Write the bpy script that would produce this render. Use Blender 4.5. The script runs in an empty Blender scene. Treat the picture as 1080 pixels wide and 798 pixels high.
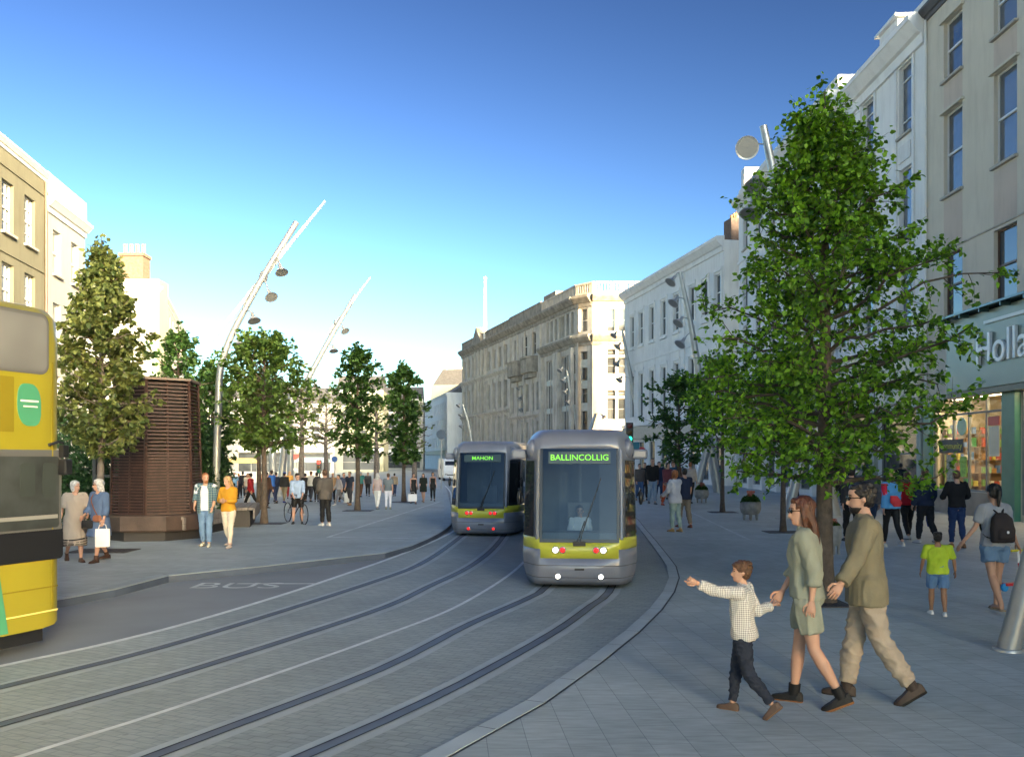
import bpy, bmesh, math, random
from mathutils import Vector, Matrix, noise
R = math.radians
rnd = random.Random(11)
S = bpy.context.scene
COL = S.collection
# ---- reference frame: camera at the origin, 2.2 m up, looking along +Y ----
F, CX, HY, CH = 900.0, 540.0, 484.0, 2.2
def G(px, py, z=0.0):
    Y = F*(CH-z)/(py-HY)
    return Vector(((px-CX)/F*Y, Y, z))
def P(px, py, Y):
    return Vector(((px-CX)/F*Y, Y, CH-(py-HY)/F*Y))
# ---------------------------------------------------------------- materials
MC = {}
def newmat(name):
    m = bpy.data.materials.new(name); m.use_nodes = True
    nt = m.node_tree; b = nt.nodes['Principled BSDF']
    return m, nt, b
def mat(name, col, rough=0.7, metal=0.0, var=0.12, scale=3.0, bump=0.0, bscale=40.0, spec=0.5, stain=0.0, coat=0.0, trans=0.0):
    if name in MC: return MC[name]
    m, nt, b = newmat(name); N = nt.nodes; L = nt.links
    tc = N.new('ShaderNodeTexCoord')
    b.inputs['Roughness'].default_value = rough; b.inputs['Metallic'].default_value = metal
    b.inputs['Specular IOR Level'].default_value = spec
    if coat: b.inputs['Coat Weight'].default_value = coat
    src = None
    if var > 0:
        n = N.new('ShaderNodeTexNoise'); n.inputs['Scale'].default_value = scale; n.inputs['Detail'].default_value = 6
        L.new(tc.outputs['Object'], n.inputs['Vector'])
        r = N.new('ShaderNodeMapRange'); r.inputs['From Min'].default_value = .3; r.inputs['From Max'].default_value = .7
        r.inputs['To Min'].default_value = 1-var; r.inputs['To Max'].default_value = 1+var
        L.new(n.outputs['Fac'], r.inputs['Value'])
        mx = N.new('ShaderNodeMix'); mx.data_type = 'RGBA'; mx.blend_type = 'MULTIPLY'; mx.inputs['Factor'].default_value = 1
        mx.inputs[6].default_value = (*col, 1); L.new(r.outputs['Result'], mx.inputs[7]); src = mx.outputs[2]
    if stain > 0:
        mp = N.new('ShaderNodeMapping'); mp.inputs['Scale'].default_value = (1.3, 1.3, .22); L.new(tc.outputs['Object'], mp.inputs['Vector'])
        n2 = N.new('ShaderNodeTexNoise'); n2.inputs['Scale'].default_value = 1.6; n2.inputs['Detail'].default_value = 8; n2.inputs['Roughness'].default_value = .65
        L.new(mp.outputs['Vector'], n2.inputs['Vector'])
        r2 = N.new('ShaderNodeMapRange'); r2.inputs['From Min'].default_value = .48; r2.inputs['From Max'].default_value = .72
        r2.inputs['To Min'].default_value = 0; r2.inputs['To Max'].default_value = stain
        L.new(n2.outputs['Fac'], r2.inputs['Value'])
        mx2 = N.new('ShaderNodeMix'); mx2.data_type = 'RGBA'
        L.new(r2.outputs['Result'], mx2.inputs['Factor'])
        if src: L.new(src, mx2.inputs[6])
        else: mx2.inputs[6].default_value = (*col, 1)
        mx2.inputs[7].default_value = (col[0]*.38, col[1]*.36, col[2]*.34, 1); src = mx2.outputs[2]
    if src: L.new(src, b.inputs['Base Color'])
    else: b.inputs['Base Color'].default_value = (*col, 1)
    if bump > 0:
        n3 = N.new('ShaderNodeTexNoise'); n3.inputs['Scale'].default_value = bscale; n3.inputs['Detail'].default_value = 4
        L.new(tc.outputs['Object'], n3.inputs['Vector'])
        bp = N.new('ShaderNodeBump'); bp.inputs['Strength'].default_value = bump; bp.inputs['Distance'].default_value = .02
        L.new(n3.outputs['Fac'], bp.inputs['Height']); L.new(bp.outputs['Normal'], b.inputs['Normal'])
    m.diffuse_color = (*col, 1); MC[name] = m
    return m
def emit(name, col, s):
    if name in MC: return MC[name]
    m, nt, b = newmat(name)
    b.inputs['Base Color'].default_value = (*col, 1); b.inputs['Emission Color'].default_value = (*col, 1); b.inputs['Emission Strength'].default_value = s
    MC[name] = m; return m
def glass(name, tint, refl=.12):
    if name in MC: return MC[name]
    m, nt, b = newmat(name); N = nt.nodes; L = nt.links; N.remove(b)
    t = N.new('ShaderNodeBsdfTransparent'); t.inputs['Color'].default_value = (*tint, 1)
    g = N.new('ShaderNodeBsdfGlossy'); g.inputs['Roughness'].default_value = .02; g.inputs['Color'].default_value = (.9, .95, 1, 1)
    f = N.new('ShaderNodeFresnel'); f.inputs['IOR'].default_value = 1.5
    a = N.new('ShaderNodeMath'); a.operation = 'ADD'; a.inputs[1].default_value = refl; a.use_clamp = True
    L.new(f.outputs['Fac'], a.inputs[0])
    x = N.new('ShaderNodeMixShader'); L.new(a.outputs[0], x.inputs[0]); L.new(t.outputs[0], x.inputs[1]); L.new(g.outputs[0], x.inputs[2])
    L.new(x.outputs[0], N['Material Output'].inputs['Surface']); MC[name] = m; return m
def pane_mat(name, col, rough=.04):
    if name in MC: return MC[name]
    m, nt, b = newmat(name); N = nt.nodes; L = nt.links
    b.inputs['Roughness'].default_value = rough; b.inputs['Specular IOR Level'].default_value = .9
    tc = N.new('ShaderNodeTexCoord'); n = N.new('ShaderNodeTexNoise'); n.inputs['Scale'].default_value = .9; L.new(tc.outputs['Object'], n.inputs['Vector'])
    oi = N.new('ShaderNodeObjectInfo')
    ad = N.new('ShaderNodeMath'); ad.operation = 'ADD'; L.new(n.outputs['Fac'], ad.inputs[0]); L.new(oi.outputs['Random'], ad.inputs[1])
    cr = N.new('ShaderNodeValToRGB'); cr.color_ramp.elements[0].position = .55; cr.color_ramp.elements[0].color = (*col, 1)
    cr.color_ramp.elements[1].position = 1.35 if False else 1.0; cr.color_ramp.elements[1].color = (col[0]*2.2+.02, col[1]*2.2+.02, col[2]*2.2+.02, 1)
    L.new(ad.outputs[0], cr.inputs['Fac']); L.new(cr.outputs['Color'], b.inputs['Base Color'])
    bp = N.new('ShaderNodeBump'); bp.inputs['Strength'].default_value = .04; n2 = N.new('ShaderNodeTexNoise'); n2.inputs['Scale'].default_value = 1.3
    L.new(tc.outputs['Object'], n2.inputs['Vector']); L.new(n2.outputs['Fac'], bp.inputs['Height']); L.new(bp.outputs['Normal'], b.inputs['Normal'])
    MC[name] = m; return m
# ------------------------------------------------------------- mesh builder
class MB:
    def __init__(s): s.v = []; s.f = []; s.m = []
    def add(s, vs, fs, mi=0):
        o = len(s.v); s.v.extend([tuple(v) for v in vs]); s.f.extend([tuple(i+o for i in f) for f in fs]); s.m.extend([mi]*len(fs))
    def box(s, x0, x1, y0, y1, z0, z1, mi=0, M=None):
        vs = [Vector(p) for p in ((x0,y0,z0),(x1,y0,z0),(x1,y1,z0),(x0,y1,z0),(x0,y0,z1),(x1,y0,z1),(x1,y1,z1),(x0,y1,z1))]
        if M is not None: vs = [M @ v for v in vs]
        s.add(vs, [(0,3,2,1),(4,5,6,7),(0,1,5,4),(1,2,6,5),(2,3,7,6),(3,0,4,7)], mi)
    def rings(s, rs, mi=0, cap=True):
        n = len(rs[0]); vs = [p for r in rs for p in r]; fs = []
        for i in range(len(rs)-1):
            for j in range(n):
                k = (j+1) % n; fs.append((i*n+j, i*n+k, (i+1)*n+k, (i+1)*n+j))
        if cap: fs.append(tuple(reversed(range(n)))); fs.append(tuple((len(rs)-1)*n+j for j in range(n)))
        s.add(vs, fs, mi)
    def tube(s, path, rad, n=8, mi=0, ref=Vector((1,0,0)), cap=True):
        path = [Vector(p) for p in path]; rs = []
        if not isinstance(rad, list): rad = [rad]*len(path)
        for i, p in enumerate(path):
            a = path[max(i-1,0)]; b = path[min(i+1,len(path)-1)]; t = (b-a)
            if t.length < 1e-6: t = Vector((0,0,1))
            t.normalize(); u = ref - t*ref.dot(t)
            if u.length < 1e-3: u = Vector((0,1,0)) - t*t.y
            u.normalize(); w = t.cross(u); r = rad[i]; rx, ry = r if isinstance(r, (list,tuple)) else (r, r)
            rs.append([p + u*(math.cos(2*math.pi*j/n)*rx) + w*(math.sin(2*math.pi*j/n)*ry) for j in range(n)])
        s.rings(rs, mi, cap)
    def loft(s, secs, n=16, mi=0, M=None, p=2.0):
        """secs: (x, y, z, rx, ry) horizontal ellipses"""
        rs = []
        for (x, y, z, rx, ry) in secs:
            r = []
            for j in range(n):
                c, q = math.cos(2*math.pi*j/n), math.sin(2*math.pi*j/n)
                e = 2.0/p; v = Vector((x+rx*math.copysign(abs(c)**e, c), y+ry*math.copysign(abs(q)**e, q), z))
                r.append(M @ v if M is not None else v)
            rs.append(r)
        s.rings(rs, mi)
    def ball(s, c, r, n=12, mi=0, M=None):
        c = Vector(c); r = Vector(r) if hasattr(r, '__len__') else Vector((r,r,r)); rs = []
        for i in range(1, n//2+1):
            a = math.pi*i/(n//2+1); rs.append([])
            for j in range(n):
                b = 2*math.pi*j/n; v = c + Vector((r.x*math.sin(a)*math.cos(b), r.y*math.sin(a)*math.sin(b), -r.z*math.cos(a)))
                rs[-1].append(M @ v if M is not None else v)
        s.rings(rs, mi)
    def lathe(s, c, prof, n=20, mi=0, axis=None):
        c = Vector(c); rs = []
        Mx = Matrix.Identity(3) if axis is None else Vector((0,0,1)).rotation_difference(Vector(axis).normalized()).to_matrix()
        for (r, z) in prof: rs.append([c + Mx @ Vector((r*math.cos(2*math.pi*j/n), r*math.sin(2*math.pi*j/n), z)) for j in range(n)])
        s.rings(rs, mi)
    def prism(s, poly, z0, z1, mi=0):
        n = len(poly); vs = [(x,y,z0) for x,y in poly]+[(x,y,z1) for x,y in poly]
        s.add(vs, [tuple(reversed(range(n))), tuple(range(n,2*n))]+[(i,(i+1)%n,n+(i+1)%n,n+i) for i in range(n)], mi)
    def mesh(s, name, mats):
        me = bpy.data.meshes.new(name); me.from_pydata(s.v, [], s.f)
        mats = mats if isinstance(mats, (list,tuple)) else [mats]
        for m in mats: me.materials.append(m)
        if len(mats) > 1: me.polygons.foreach_set('material_index', s.m)
        me.update(); return me
    def build(s, name, mats, parent=None, smooth=None, bevel=0, fix=True):
        me = s.mesh(name, mats)
        if fix:
            bm = bmesh.new(); bm.from_mesh(me); bmesh.ops.recalc_face_normals(bm, faces=bm.faces); bm.to_mesh(me); bm.free()
        if smooth: me.shade_smooth(); me.set_sharp_from_angle(angle=R(smooth))
        return link(name, me, parent, bevel)
def link(name, me, parent=None, bevel=0):
    o = bpy.data.objects.new(name, me); COL.objects.link(o)
    if parent is not None: o.parent = parent
    if bevel:
        b = o.modifiers.new('bevel', 'BEVEL'); b.width = bevel; b.segments = 2; b.limit_method = 'ANGLE'; b.angle_limit = R(40)
    return o
def tag(o, label=None, cat=None, group=None, kind=None):
    if label: o['label'] = label
    if cat: o['category'] = cat
    if group: o['group'] = group
    if kind: o['kind'] = kind
    return o
def thing(name, label, cat, loc=(0,0,0), rz=0, group=None, scale=1):
    o = bpy.data.objects.new(name, None); COL.objects.link(o); o.location = loc; o.rotation_euler = (0,0,rz); o.scale = (scale,)*3
    o.empty_display_size = .2
    return tag(o, label, cat, group)
def copy_tree(o, parent=None):
    c = o.copy(); COL.objects.link(c)
    if parent is not None: c.parent = parent
    for ch in list(o.children): copy_tree(ch, c)
    return c
def catmull(pts, k=8):
    pts = [Vector(p) for p in pts]; out = []
    for i in range(len(pts)-1):
        p0 = pts[max(i-1,0)]; p1 = pts[i]; p2 = pts[i+1]; p3 = pts[min(i+2,len(pts)-1)]
        if i == 0: p0 = p1*2-p2
        if i+2 >= len(pts): p3 = p2*2-p1
        for j in range(k):
            t = j/k; out.append(.5*((2*p1)+(p2-p0)*t+(2*p0-5*p1+4*p2-p3)*t*t+(3*p1-p0-3*p2+p3)*t**3))
    out.append(pts[-1]); return out
def text_mesh(txt, size, extrude=.01, font_scale=(1,1), align='CENTER', space=1.0, bold=0.0):
    cu = bpy.data.curves.new('lettering', 'FONT'); cu.body = txt; cu.size = size; cu.extrude = extrude; cu.align_x = align; cu.align_y = 'BOTTOM_BASELINE' if False else 'CENTER'
    cu.space_character = space; cu.offset = bold
    o = bpy.data.objects.new('lettering', cu); COL.objects.link(o); dg = bpy.context.evaluated_depsgraph_get()
    me = bpy.data.meshes.new_from_object(o.evaluated_get(dg)); bpy.data.objects.remove(o)
    for v in me.vertices: v.co.x *= font_scale[0]; v.co.y *= font_scale[1]
    return me
def place_text(name, txt, size, M, m, parent, **kw):
    me = text_mesh(txt, size, **kw); me.transform(M); me.materials.clear(); me.materials.append(m)
    return link(name, me, parent)
# =============================================================== PEOPLE
def cloth(col, name=None, rough=.85, scale=6, var=.10):
    return mat(name or 'cloth_%02x%02x%02x' % tuple(int(min(c,1)*255) for c in col), col, rough, var=var, scale=scale, bump=.25, bscale=60, spec=.25)
def check_mat(name, c1, c2, sc):
    if name in MC: return MC[name]
    m, nt, b = newmat(name); N = nt.nodes; L = nt.links; tc = N.new('ShaderNodeTexCoord')
    sp = N.new('ShaderNodeSeparateXYZ'); L.new(tc.outputs['Object'], sp.inputs[0]); outs = []
    sn = N.new('ShaderNodeSeparateXYZ'); L.new(tc.outputs['Normal'], sn.inputs[0]); ab = []
    for c in 'XY': q = N.new('ShaderNodeMath'); q.operation = 'ABSOLUTE'; L.new(sn.outputs[c], q.inputs[0]); ab.append(q)
    gt = N.new('ShaderNodeMath'); gt.operation = 'GREATER_THAN'; L.new(ab[0].outputs[0], gt.inputs[0]); L.new(ab[1].outputs[0], gt.inputs[1])
    ad = N.new('ShaderNodeMix'); L.new(gt.outputs[0], ad.inputs[0]); L.new(sp.outputs['X'], ad.inputs[2]); L.new(sp.outputs['Y'], ad.inputs[3])
    for o in (ad.outputs[0], sp.outputs['Z']):
        q = N.new('ShaderNodeMath'); q.operation = 'MULTIPLY'; q.inputs[1].default_value = sc; L.new(o, q.inputs[0])
        fr = N.new('ShaderNodeMath'); fr.operation = 'FRACT'; L.new(q.outputs[0], fr.inputs[0])
        g = N.new('ShaderNodeMath'); g.operation = 'GREATER_THAN'; g.inputs[1].default_value = .68; L.new(fr.outputs[0], g.inputs[0]); outs.append(g.outputs[0])
    s = N.new('ShaderNodeMath'); L.new(outs[0], s.inputs[0]); L.new(outs[1], s.inputs[1])
    h = N.new('ShaderNodeMath'); h.operation = 'MULTIPLY'; h.inputs[1].default_value = .5; L.new(s.outputs[0], h.inputs[0])
    mx = N.new('ShaderNodeMix'); mx.data_type = 'RGBA'; L.new(h.outputs[0], mx.inputs['Factor']); mx.inputs[6].default_value = (*c1,1); mx.inputs[7].default_value = (*c2,1)
    L.new(mx.outputs[2], b.inputs['Base Color']); b.inputs['Roughness'].default_value = .85; MC[name] = m; return m
def skin(k): return mat('skin_%d' % k, [(.52,.30,.21),(.45,.25,.165),(.30,.155,.09)][k], .5, var=.08, scale=9, spec=.4)
def hairmat(name):
    c = {'auburn':(.085,.026,.010),'brown':(.10,.045,.02),'dark':(.012,.009,.008),'grey':(.42,.42,.42),'blonde':(.42,.27,.12),'ginger':(.33,.12,.04),'black':(.008,.007,.007)}[name]
    if 'hair_'+name in MC: return MC['hair_'+name]
    m = mat('hair_'+name, c, .42, var=.45, scale=26, spec=.5); nt = m.node_tree; N = nt.nodes; L = nt.links; b = N['Principled BSDF']
    tc = N.new('ShaderNodeTexCoord'); mp = N.new('ShaderNodeMapping'); mp.inputs['Scale'].default_value = (1,1,.14); L.new(tc.outputs['Object'], mp.inputs[0])
    n = N.new('ShaderNodeTexNoise'); n.inputs['Scale'].default_value = 110; n.inputs['Detail'].default_value = 5; L.new(mp.outputs[0], n.inputs['Vector'])
    bp = N.new('ShaderNodeBump'); bp.inputs['Strength'].default_value = .9; bp.inputs['Distance'].default_value = .01; L.new(n.outputs['Fac'], bp.inputs['Height']); L.new(bp.outputs['Normal'], b.inputs['Normal'])
    return m
def remesh(mb, vox, smooth=3, fold=0.0, fscale=9.0, stretch=(1,1,.45), seed=0):
    me = mb.mesh('tmp', []) if False else None
    me = bpy.data.meshes.new('tmp'); me.from_pydata(mb.v, [], mb.f)
    bm = bmesh.new(); bm.from_mesh(me); bmesh.ops.recalc_face_normals(bm, faces=bm.faces); bm.to_mesh(me); bm.free()
    o = bpy.data.objects.new('tmp', me); COL.objects.link(o)
    r = o.modifiers.new('r', 'REMESH'); r.mode = 'VOXEL'; r.voxel_size = vox; r.adaptivity = 0; r.use_smooth_shade = True
    if smooth: s = o.modifiers.new('s', 'SMOOTH'); s.factor = .6; s.iterations = smooth
    dg = bpy.context.evaluated_depsgraph_get(); out = bpy.data.meshes.new_from_object(o.evaluated_get(dg))
    bpy.data.objects.remove(o); bpy.data.meshes.remove(me)
    if fold > 0:
        ns = [v.normal.copy() for v in out.vertices]
        for v, nn in zip(out.vertices, ns):
            q = Vector((v.co.x*fscale*stretch[0]+seed, v.co.y*fscale*stretch[1], v.co.z*fscale*stretch[2]))
            a = noise.noise(q); b = noise.noise(q*2.3+Vector((7,3,1)))
            v.co += nn*fold*((1-min(1,abs(a)*3.2))**1.5*.75+b*.55-.12)
    out.materials.clear(); return out
SK = lambda **k: k
def person(px, foot, head, yaw, label, top=None, bot=None, hair=('short','dark'), shoes=('shoe',(.03,.03,.03)), z=0.0, lod=2, sk=0, female=False,
           legs=((14,6),(-12,14)), arms=None, lean=2, headyaw=0, headpitch=0, group=None, wide=1.0, at=None, h=None, extra=None, twist=0, splay=.0, curl=.5, toeoff=None, seated=None):
    """builds one person. yaw 0 = faces the camera, -90 = faces picture left."""
    base = Vector(at) if at is not None else G(px, foot, z)
    if h is None: h = (foot-head)/F*base.y
    s = h/1.75; root_M = Matrix.Translation(base) @ Matrix.Rotation(R(yaw), 4, 'Z') @ Matrix.Scale(s, 4); inv = root_M.inverted()
    ws = (0.90 if female else 1.0)*wide; X = Vector((1,0,0))
    # ---- skeleton
    pel = Vector((0,0,.93)); J = {}
    for i, sg in enumerate((1,-1)):
        a, k = legs[i]; hp = pel + Vector((sg*.088*wide, 0, -.02)); t1 = Vector((sg*splay, -math.sin(R(a)), -math.cos(R(a)))).normalized()
        kn = hp + t1*.43; t2 = Vector((sg*splay*.4, -math.sin(R(a-k)), -math.cos(R(a-k)))).normalized(); an = kn + t2*.42
        fp = 0
        if k > 24 and a-k < -12: fp = min(60, (k-a)*1.05)
        if toeoff is not None and toeoff[i] is not None: fp = toeoff[i]
        fd = Vector((sg*.12, -math.cos(R(fp)), -math.sin(R(fp)))).normalized()
        J[i] = (hp, kn, an, fd, fp)
    zmin = 0 if seated is not None else min(min(J[i][2].z-.085*math.cos(R(J[i][4])), (J[i][2]+J[i][3]*.17).z-.04-.03*math.cos(R(J[i][4]))) for i in (0,1))
    dz = Vector((0,0,-zmin if seated is None else seated-.93))
    pel += dz
    for i in (0,1): hp, kn, an, fd, fp = J[i]; J[i] = (hp+dz, kn+dz, an+dz, fd, fp)
    RT = Matrix.Rotation(R(twist), 3, 'Z') @ Matrix.Rotation(R(lean), 3, 'X')
    up = lambda v: pel + RT @ Vector(v)
    sw = .175*ws
    neck0 = up((0,.012,.55)); RH = RT @ Matrix.Rotation(R(headyaw), 3, 'Z') @ Matrix.Rotation(R(headpitch), 3, 'X') @ Matrix.Rotation(R(-lean), 3, 'X')
    hc = neck0 + RT @ Vector((0,-.012,.105)) + RH @ Vector((0,-.012,.055))
    HM = Matrix.Translation(hc) @ RH.to_4x4()
    # ---- arms
    arms = arms or (('fk', legs[1][0]*.9, 6, 18), ('fk', legs[0][0]*.9, 6, 18)); A = {}
    for i, sg in enumerate((1,-1)):
        sh = up((sg*sw, .01, .485)); a = arms[i]
        if a[0] == 'fk':
            fl, ab, el = a[1:4]; d1 = Matrix.Rotation(R(-sg*ab), 3, 'Y') @ Vector((0, -math.sin(R(fl)), -math.cos(R(fl)))); elb = sh + (RT @ d1)*.285
            inw = a[4] if len(a) > 4 else 0
            d2 = Matrix.Rotation(R(-sg*(inw)), 3, 'Z') @ (Matrix.Rotation(R(-sg*ab*.5), 3, 'Y') @ Vector((0, -math.sin(R(fl+el)), -math.cos(R(fl+el))))); wr = elb + (RT @ d2)*.25
        else:
            tgt = inv @ P(*a[1]); hint = Vector(a[2]) if len(a) > 2 else Vector((sg*.3, .6, -.6)); d = tgt-sh; L = min(d.length, .53); d.normalize(); wr = sh + d*L
            x = (.285**2-.25**2+L*L)/(2*L); hh = math.sqrt(max(.285**2-x*x, 0)); q = hint - d*hint.dot(d); q.normalize(); elb = sh + d*x + q*hh
        A[i] = (sh, elb, wr)
    # ---- body volume
    body = MB(); vox = {0:.010, 1:.014, 2:.02}[lod]
    def tor(x, y, zz): return up((x, y, zz)) if zz > .12 else pel + (RT @ Vector((x,y,zz)))*(max(zz,0)/.12) + Vector((x,y,zz))*(1-max(zz,0)/.12)
    hipw = .165 if female else .155; waist = .118 if female else .140; chest = .150 if female else .168
    prof = [(-.10,.10,.09,.01),(-.05,hipw*.96,.112,.015),(.0,hipw,.118,.012),(.09,(hipw+waist)/2,.104,.0),(.19,waist,.092,-.004),(.30,chest*.95,.106,0),(.39,chest,.108,.0),(.46,chest*.98,.092,.005),(.51,chest*.66,.072,.012),(.545,.066,.062,.014),(.575,.055,.058,.012)]
    def torso(mb, z0, z1, e, n=20, flare=0, wf=1.0):
        rs = []
        zs = sorted(set([z0, z1] + [p[0] for p in prof if z0 < p[0] < z1]))
        for zz in zs:
            for a, b in zip(prof, prof[1:]):
                if a[0] <= zz <= b[0]: break
            else: a = b = prof[0] if zz < prof[0][0] else prof[-1]
            t = 0 if a is b else (zz-a[0])/(b[0]-a[0]); rx = a[1]+(b[1]-a[1])*t; ry = a[2]+(b[2]-a[2])*t; yo = a[3]+(b[3]-a[3])*t
            rx = rx*wide+e; ry = ry*(.5+.5*wide)+e
            if flare and zz < .3: rx = max(rx, waist*wide+e+flare*(.3-zz)); ry = max(ry, .092+e+flare*(.3-zz))
            r = []
            for j in range(n):
                c, q = math.cos(2*math.pi*j/n), math.sin(2*math.pi*j/n); ex = .85
                r.append(tor(rx*math.copysign(abs(c)**ex, c), yo+ry*math.copysign(abs(q)**ex, q), zz))
            rs.append(r)
        mb.rings(rs)
        if z1 > .5 and e > 0:   # shoulder yoke
            pass
    torso(body, -.10, .575, 0)
    def legtube(mb, i, z0, z1, rr, n=12):
        hp, kn, an = J[i][:3]; pts = []; rad = []
        for t in [q/12 for q in range(13)]:
            tt = z0+(z1-z0)*t; p = hp.lerp(kn, tt*2) if tt < .5 else kn.lerp(an, tt*2-1); pts.append(p); rad.append(rr(tt))
        mb.tube(pts, rad, n, ref=X)
    def legr(t):
        ks = [(0,.088),(.15,.085),(.45,.056),(.52,.052),(.62,.058),(.72,.055),(.9,.036),(1,.035)]
        for a, b in zip(ks, ks[1:]):
            if a[0] <= t <= b[0]: return (a[1]+(b[1]-a[1])*(t-a[0])/(b[0]-a[0]))*(.5+.5*wide)
        return .035
    def armtube(mb, i, t0, t1, rr, n=10):
        sh, el, wr = A[i]; pts = []; rad = []
        for t in [q/10 for q in range(11)]:
            tt = t0+(t1-t0)*t; p = sh.lerp(el, tt*2) if tt < .5 else el.lerp(wr, tt*2-1); pts.append(p); rad.append(rr(tt))
        mb.tube(pts, rad, n, ref=X)
    def armr(t):
        ks = [(0,.05),(.12,.05),(.45,.036),(.55,.038),(.7,.036),(1,.024)]
        for a, b in zip(ks, ks[1:]):
            if a[0] <= t <= b[0]: return (a[1]+(b[1]-a[1])*(t-a[0])/(b[0]-a[0]))*(.92 if female else 1.05)
        return .024
    for i in (0,1):
        legtube(body, i, 0, 1, legr); armtube(body, i, 0, 1, armr)
        body.tube([up(((1,-1)[i]*.05,.012,.50)), A[i][0]], [.055,.046], 10, ref=Vector((0,0,1))); body.ball(A[i][0], .048, 10)
        if shoes[0] in ('bare','sandal'):
            an, fd = J[i][2], J[i][3]; body.tube([an-fd*.03+Vector((0,0,-.045)), an+fd*.06+Vector((0,0,-.045)), an+fd*.16+Vector((0,0,-.06))], [(.032,.036),(.038,.03),(.04,.015)], 10, ref=X)
            body.tube([an, an+Vector((0,0,-.05))], [.035,.036], 8)
    body.tube([up((0,.012,.52)), hc+RH @ Vector((0,.015,-.07)), hc+RH @ Vector((0,.01,-.03))], [.060,.052,.052], 12)
    for q in [0]:
        secs = [(0,-.040,-.118,.026,.030),(0,-.032,-.105,.042,.048),(0,-.020,-.075,.055,.066),(0,-.010,-.04,.064,.082),(0,0,0,.071,.092),(0,.004,.045,.075,.097),(0,.006,.08,.066,.085),(0,.010,.108,.042,.055),(0,.012,.118,.018,.025)]
        body.loft(secs, 18, M=HM)
        body.tube([HM @ Vector((0,-.082,.02)), HM @ Vector((0,-.098,-.02)), HM @ Vector((0,-.108,-.042)), HM @ Vector((0,-.088,-.052))], [.008,.012,.015,.010], 8)
        for sg in (1,-1): body.ball(HM @ Vector((sg*.074,.012,-.012)), (.012,.02,.03), 8)
        body.ball(HM @ Vector((0,-.074,-.075)), (.022,.014,.010), 8)
    me = remesh(body, vox, 2); me.materials.append(skin(sk)); me.shade_smooth()
    # ---- hands (five separate fingers), welded into the same mesh
    hm = MB()
    for i, sg in enumerate((1,-1)):
        sh, el, wr = A[i]; d = (wr-el).normalized(); opt = arms[i][-1] if isinstance(arms[i][-1], str) else ''
        nrm = Vector((-sg,0,0)); 
        if abs(d.x) > .8: nrm = Vector((0,0,-1))
        nrm = (nrm - d*nrm.dot(d)).normalized(); w = Vector((0,-1,0)); w = w - d*w.dot(d) - nrm*w.dot(nrm)
        w = w.normalized() if w.length > .1 else d.cross(nrm).normalized()
        pr = []
        for t, a, b in ((-.01,.024,.020),(.03,.034,.016),(.07,.042,.015),(.092,.040,.012)):
            pr.append([wr + d*t + w*(a*math.cos(2*math.pi*j/8)) + nrm*(b*math.sin(2*math.pi*j/8)) for j in range(8)])
        hm.rings(pr)
        for q, (off, ln) in enumerate(((.030,.070),(.010,.080),(-.011,.074),(-.030,.058))):
            c = curl
            if opt == 'point': c = 0.02 if q == 0 else 1.3
            b0 = wr + d*.085 + w*off; dir_ = d.copy(); pts = [b0]; ang = 0
            for sgm in (.42,.32,.26):
                ang += c*.62; dd = d*math.cos(ang)+nrm*math.sin(ang); b0 = b0 + dd*ln*sgm; pts.append(b0)
            hm.tube(pts, [.0098,.0092,.0085,.0065], 6)
        t0 = wr + d*.02 + w*.024; hm.tube([t0, t0+(d*.6+w*.75).normalized()*.035+nrm*.008, t0+(d*.8+w*.5).normalized()*.065+nrm*.018, t0+(d*.95+w*.25).normalized()*.088+nrm*.026], [.014,.012,.0105,.008], 6)
    bm = bmesh.new(); bm.from_mesh(me); tm = hm.mesh('tmp', []); bm.from_mesh(tm); bmesh.ops.recalc_face_normals(bm, faces=bm.faces); bm.to_mesh(me); bm.free(); bpy.data.meshes.remove(tm); me.shade_smooth()
    root = link('person', me); root.matrix_world = root_M; tag(root, label, 'person', group)
    seed = rnd.random()*50
    def part(name, mb, m, vx=None, fold=.0, sm=3, fs=9, st=(1,1,.45), raw=False):
        if raw: o = mb.build(name, m, root, smooth=45)
        else:
            g = remesh(mb, vx or vox*1.15, sm, fold, fs, st, seed); g.materials.append(m); g.shade_smooth(); o = link(name, g, root)
        return o
    fold = {0:.017,1:.012,2:0}[lod]
    # ---- shoes
    sm_ = cloth(shoes[1], rough=.55)
    for i, sg in enumerate((1,-1)):
        an, fd, fp = J[i][2:5]; side = Vector((fd.y, -fd.x, 0)).normalized(); upv = fd.cross(side); upv = upv if upv.z > 0 else -upv
        if shoes[0] == 'bare': continue
        sh_ = MB(); rs = []; sl = []
        for t, hw, ht in ((-.075,.020,.055),(-.06,.034,.075),(0,.036,.085),(.05,.038,.070),(.10,.045,.052),(.15,.043,.042),(.185,.030,.032),(.195,.012,.022)):
            o_ = an + fd*t - upv*.082
            if shoes[0] == 'sandal': ht = .012
            rs.append([o_ - side*hw, o_ + side*hw, o_ + side*hw*.98 + upv*ht*.45, o_ + side*hw*.62 + upv*ht, o_ - side*hw*.62 + upv*ht, o_ - side*hw*.98 + upv*ht*.45])
            sl.append([o_ - side*(hw+.004) - upv*.012, o_ + side*(hw+.004) - upv*.012, o_ + side*(hw+.004) + upv*.006, o_ - side*(hw+.004) + upv*.006])
        sh_.rings(rs)
        if shoes[0] == 'boot': sh_.tube([an-upv*.03, an+(J[i][1]-an).normalized()*.07], [(.044,.050),(.047,.052)], 10, ref=X)
        if shoes[0] == 'sandal': sh_.tube([an+fd*.11-side*.05-upv*.07, an+fd*.11-upv*.025, an+fd*.11+side*.05-upv*.07], .008, 6)
        so = part('shoe', sh_, sm_, raw=True)
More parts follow.
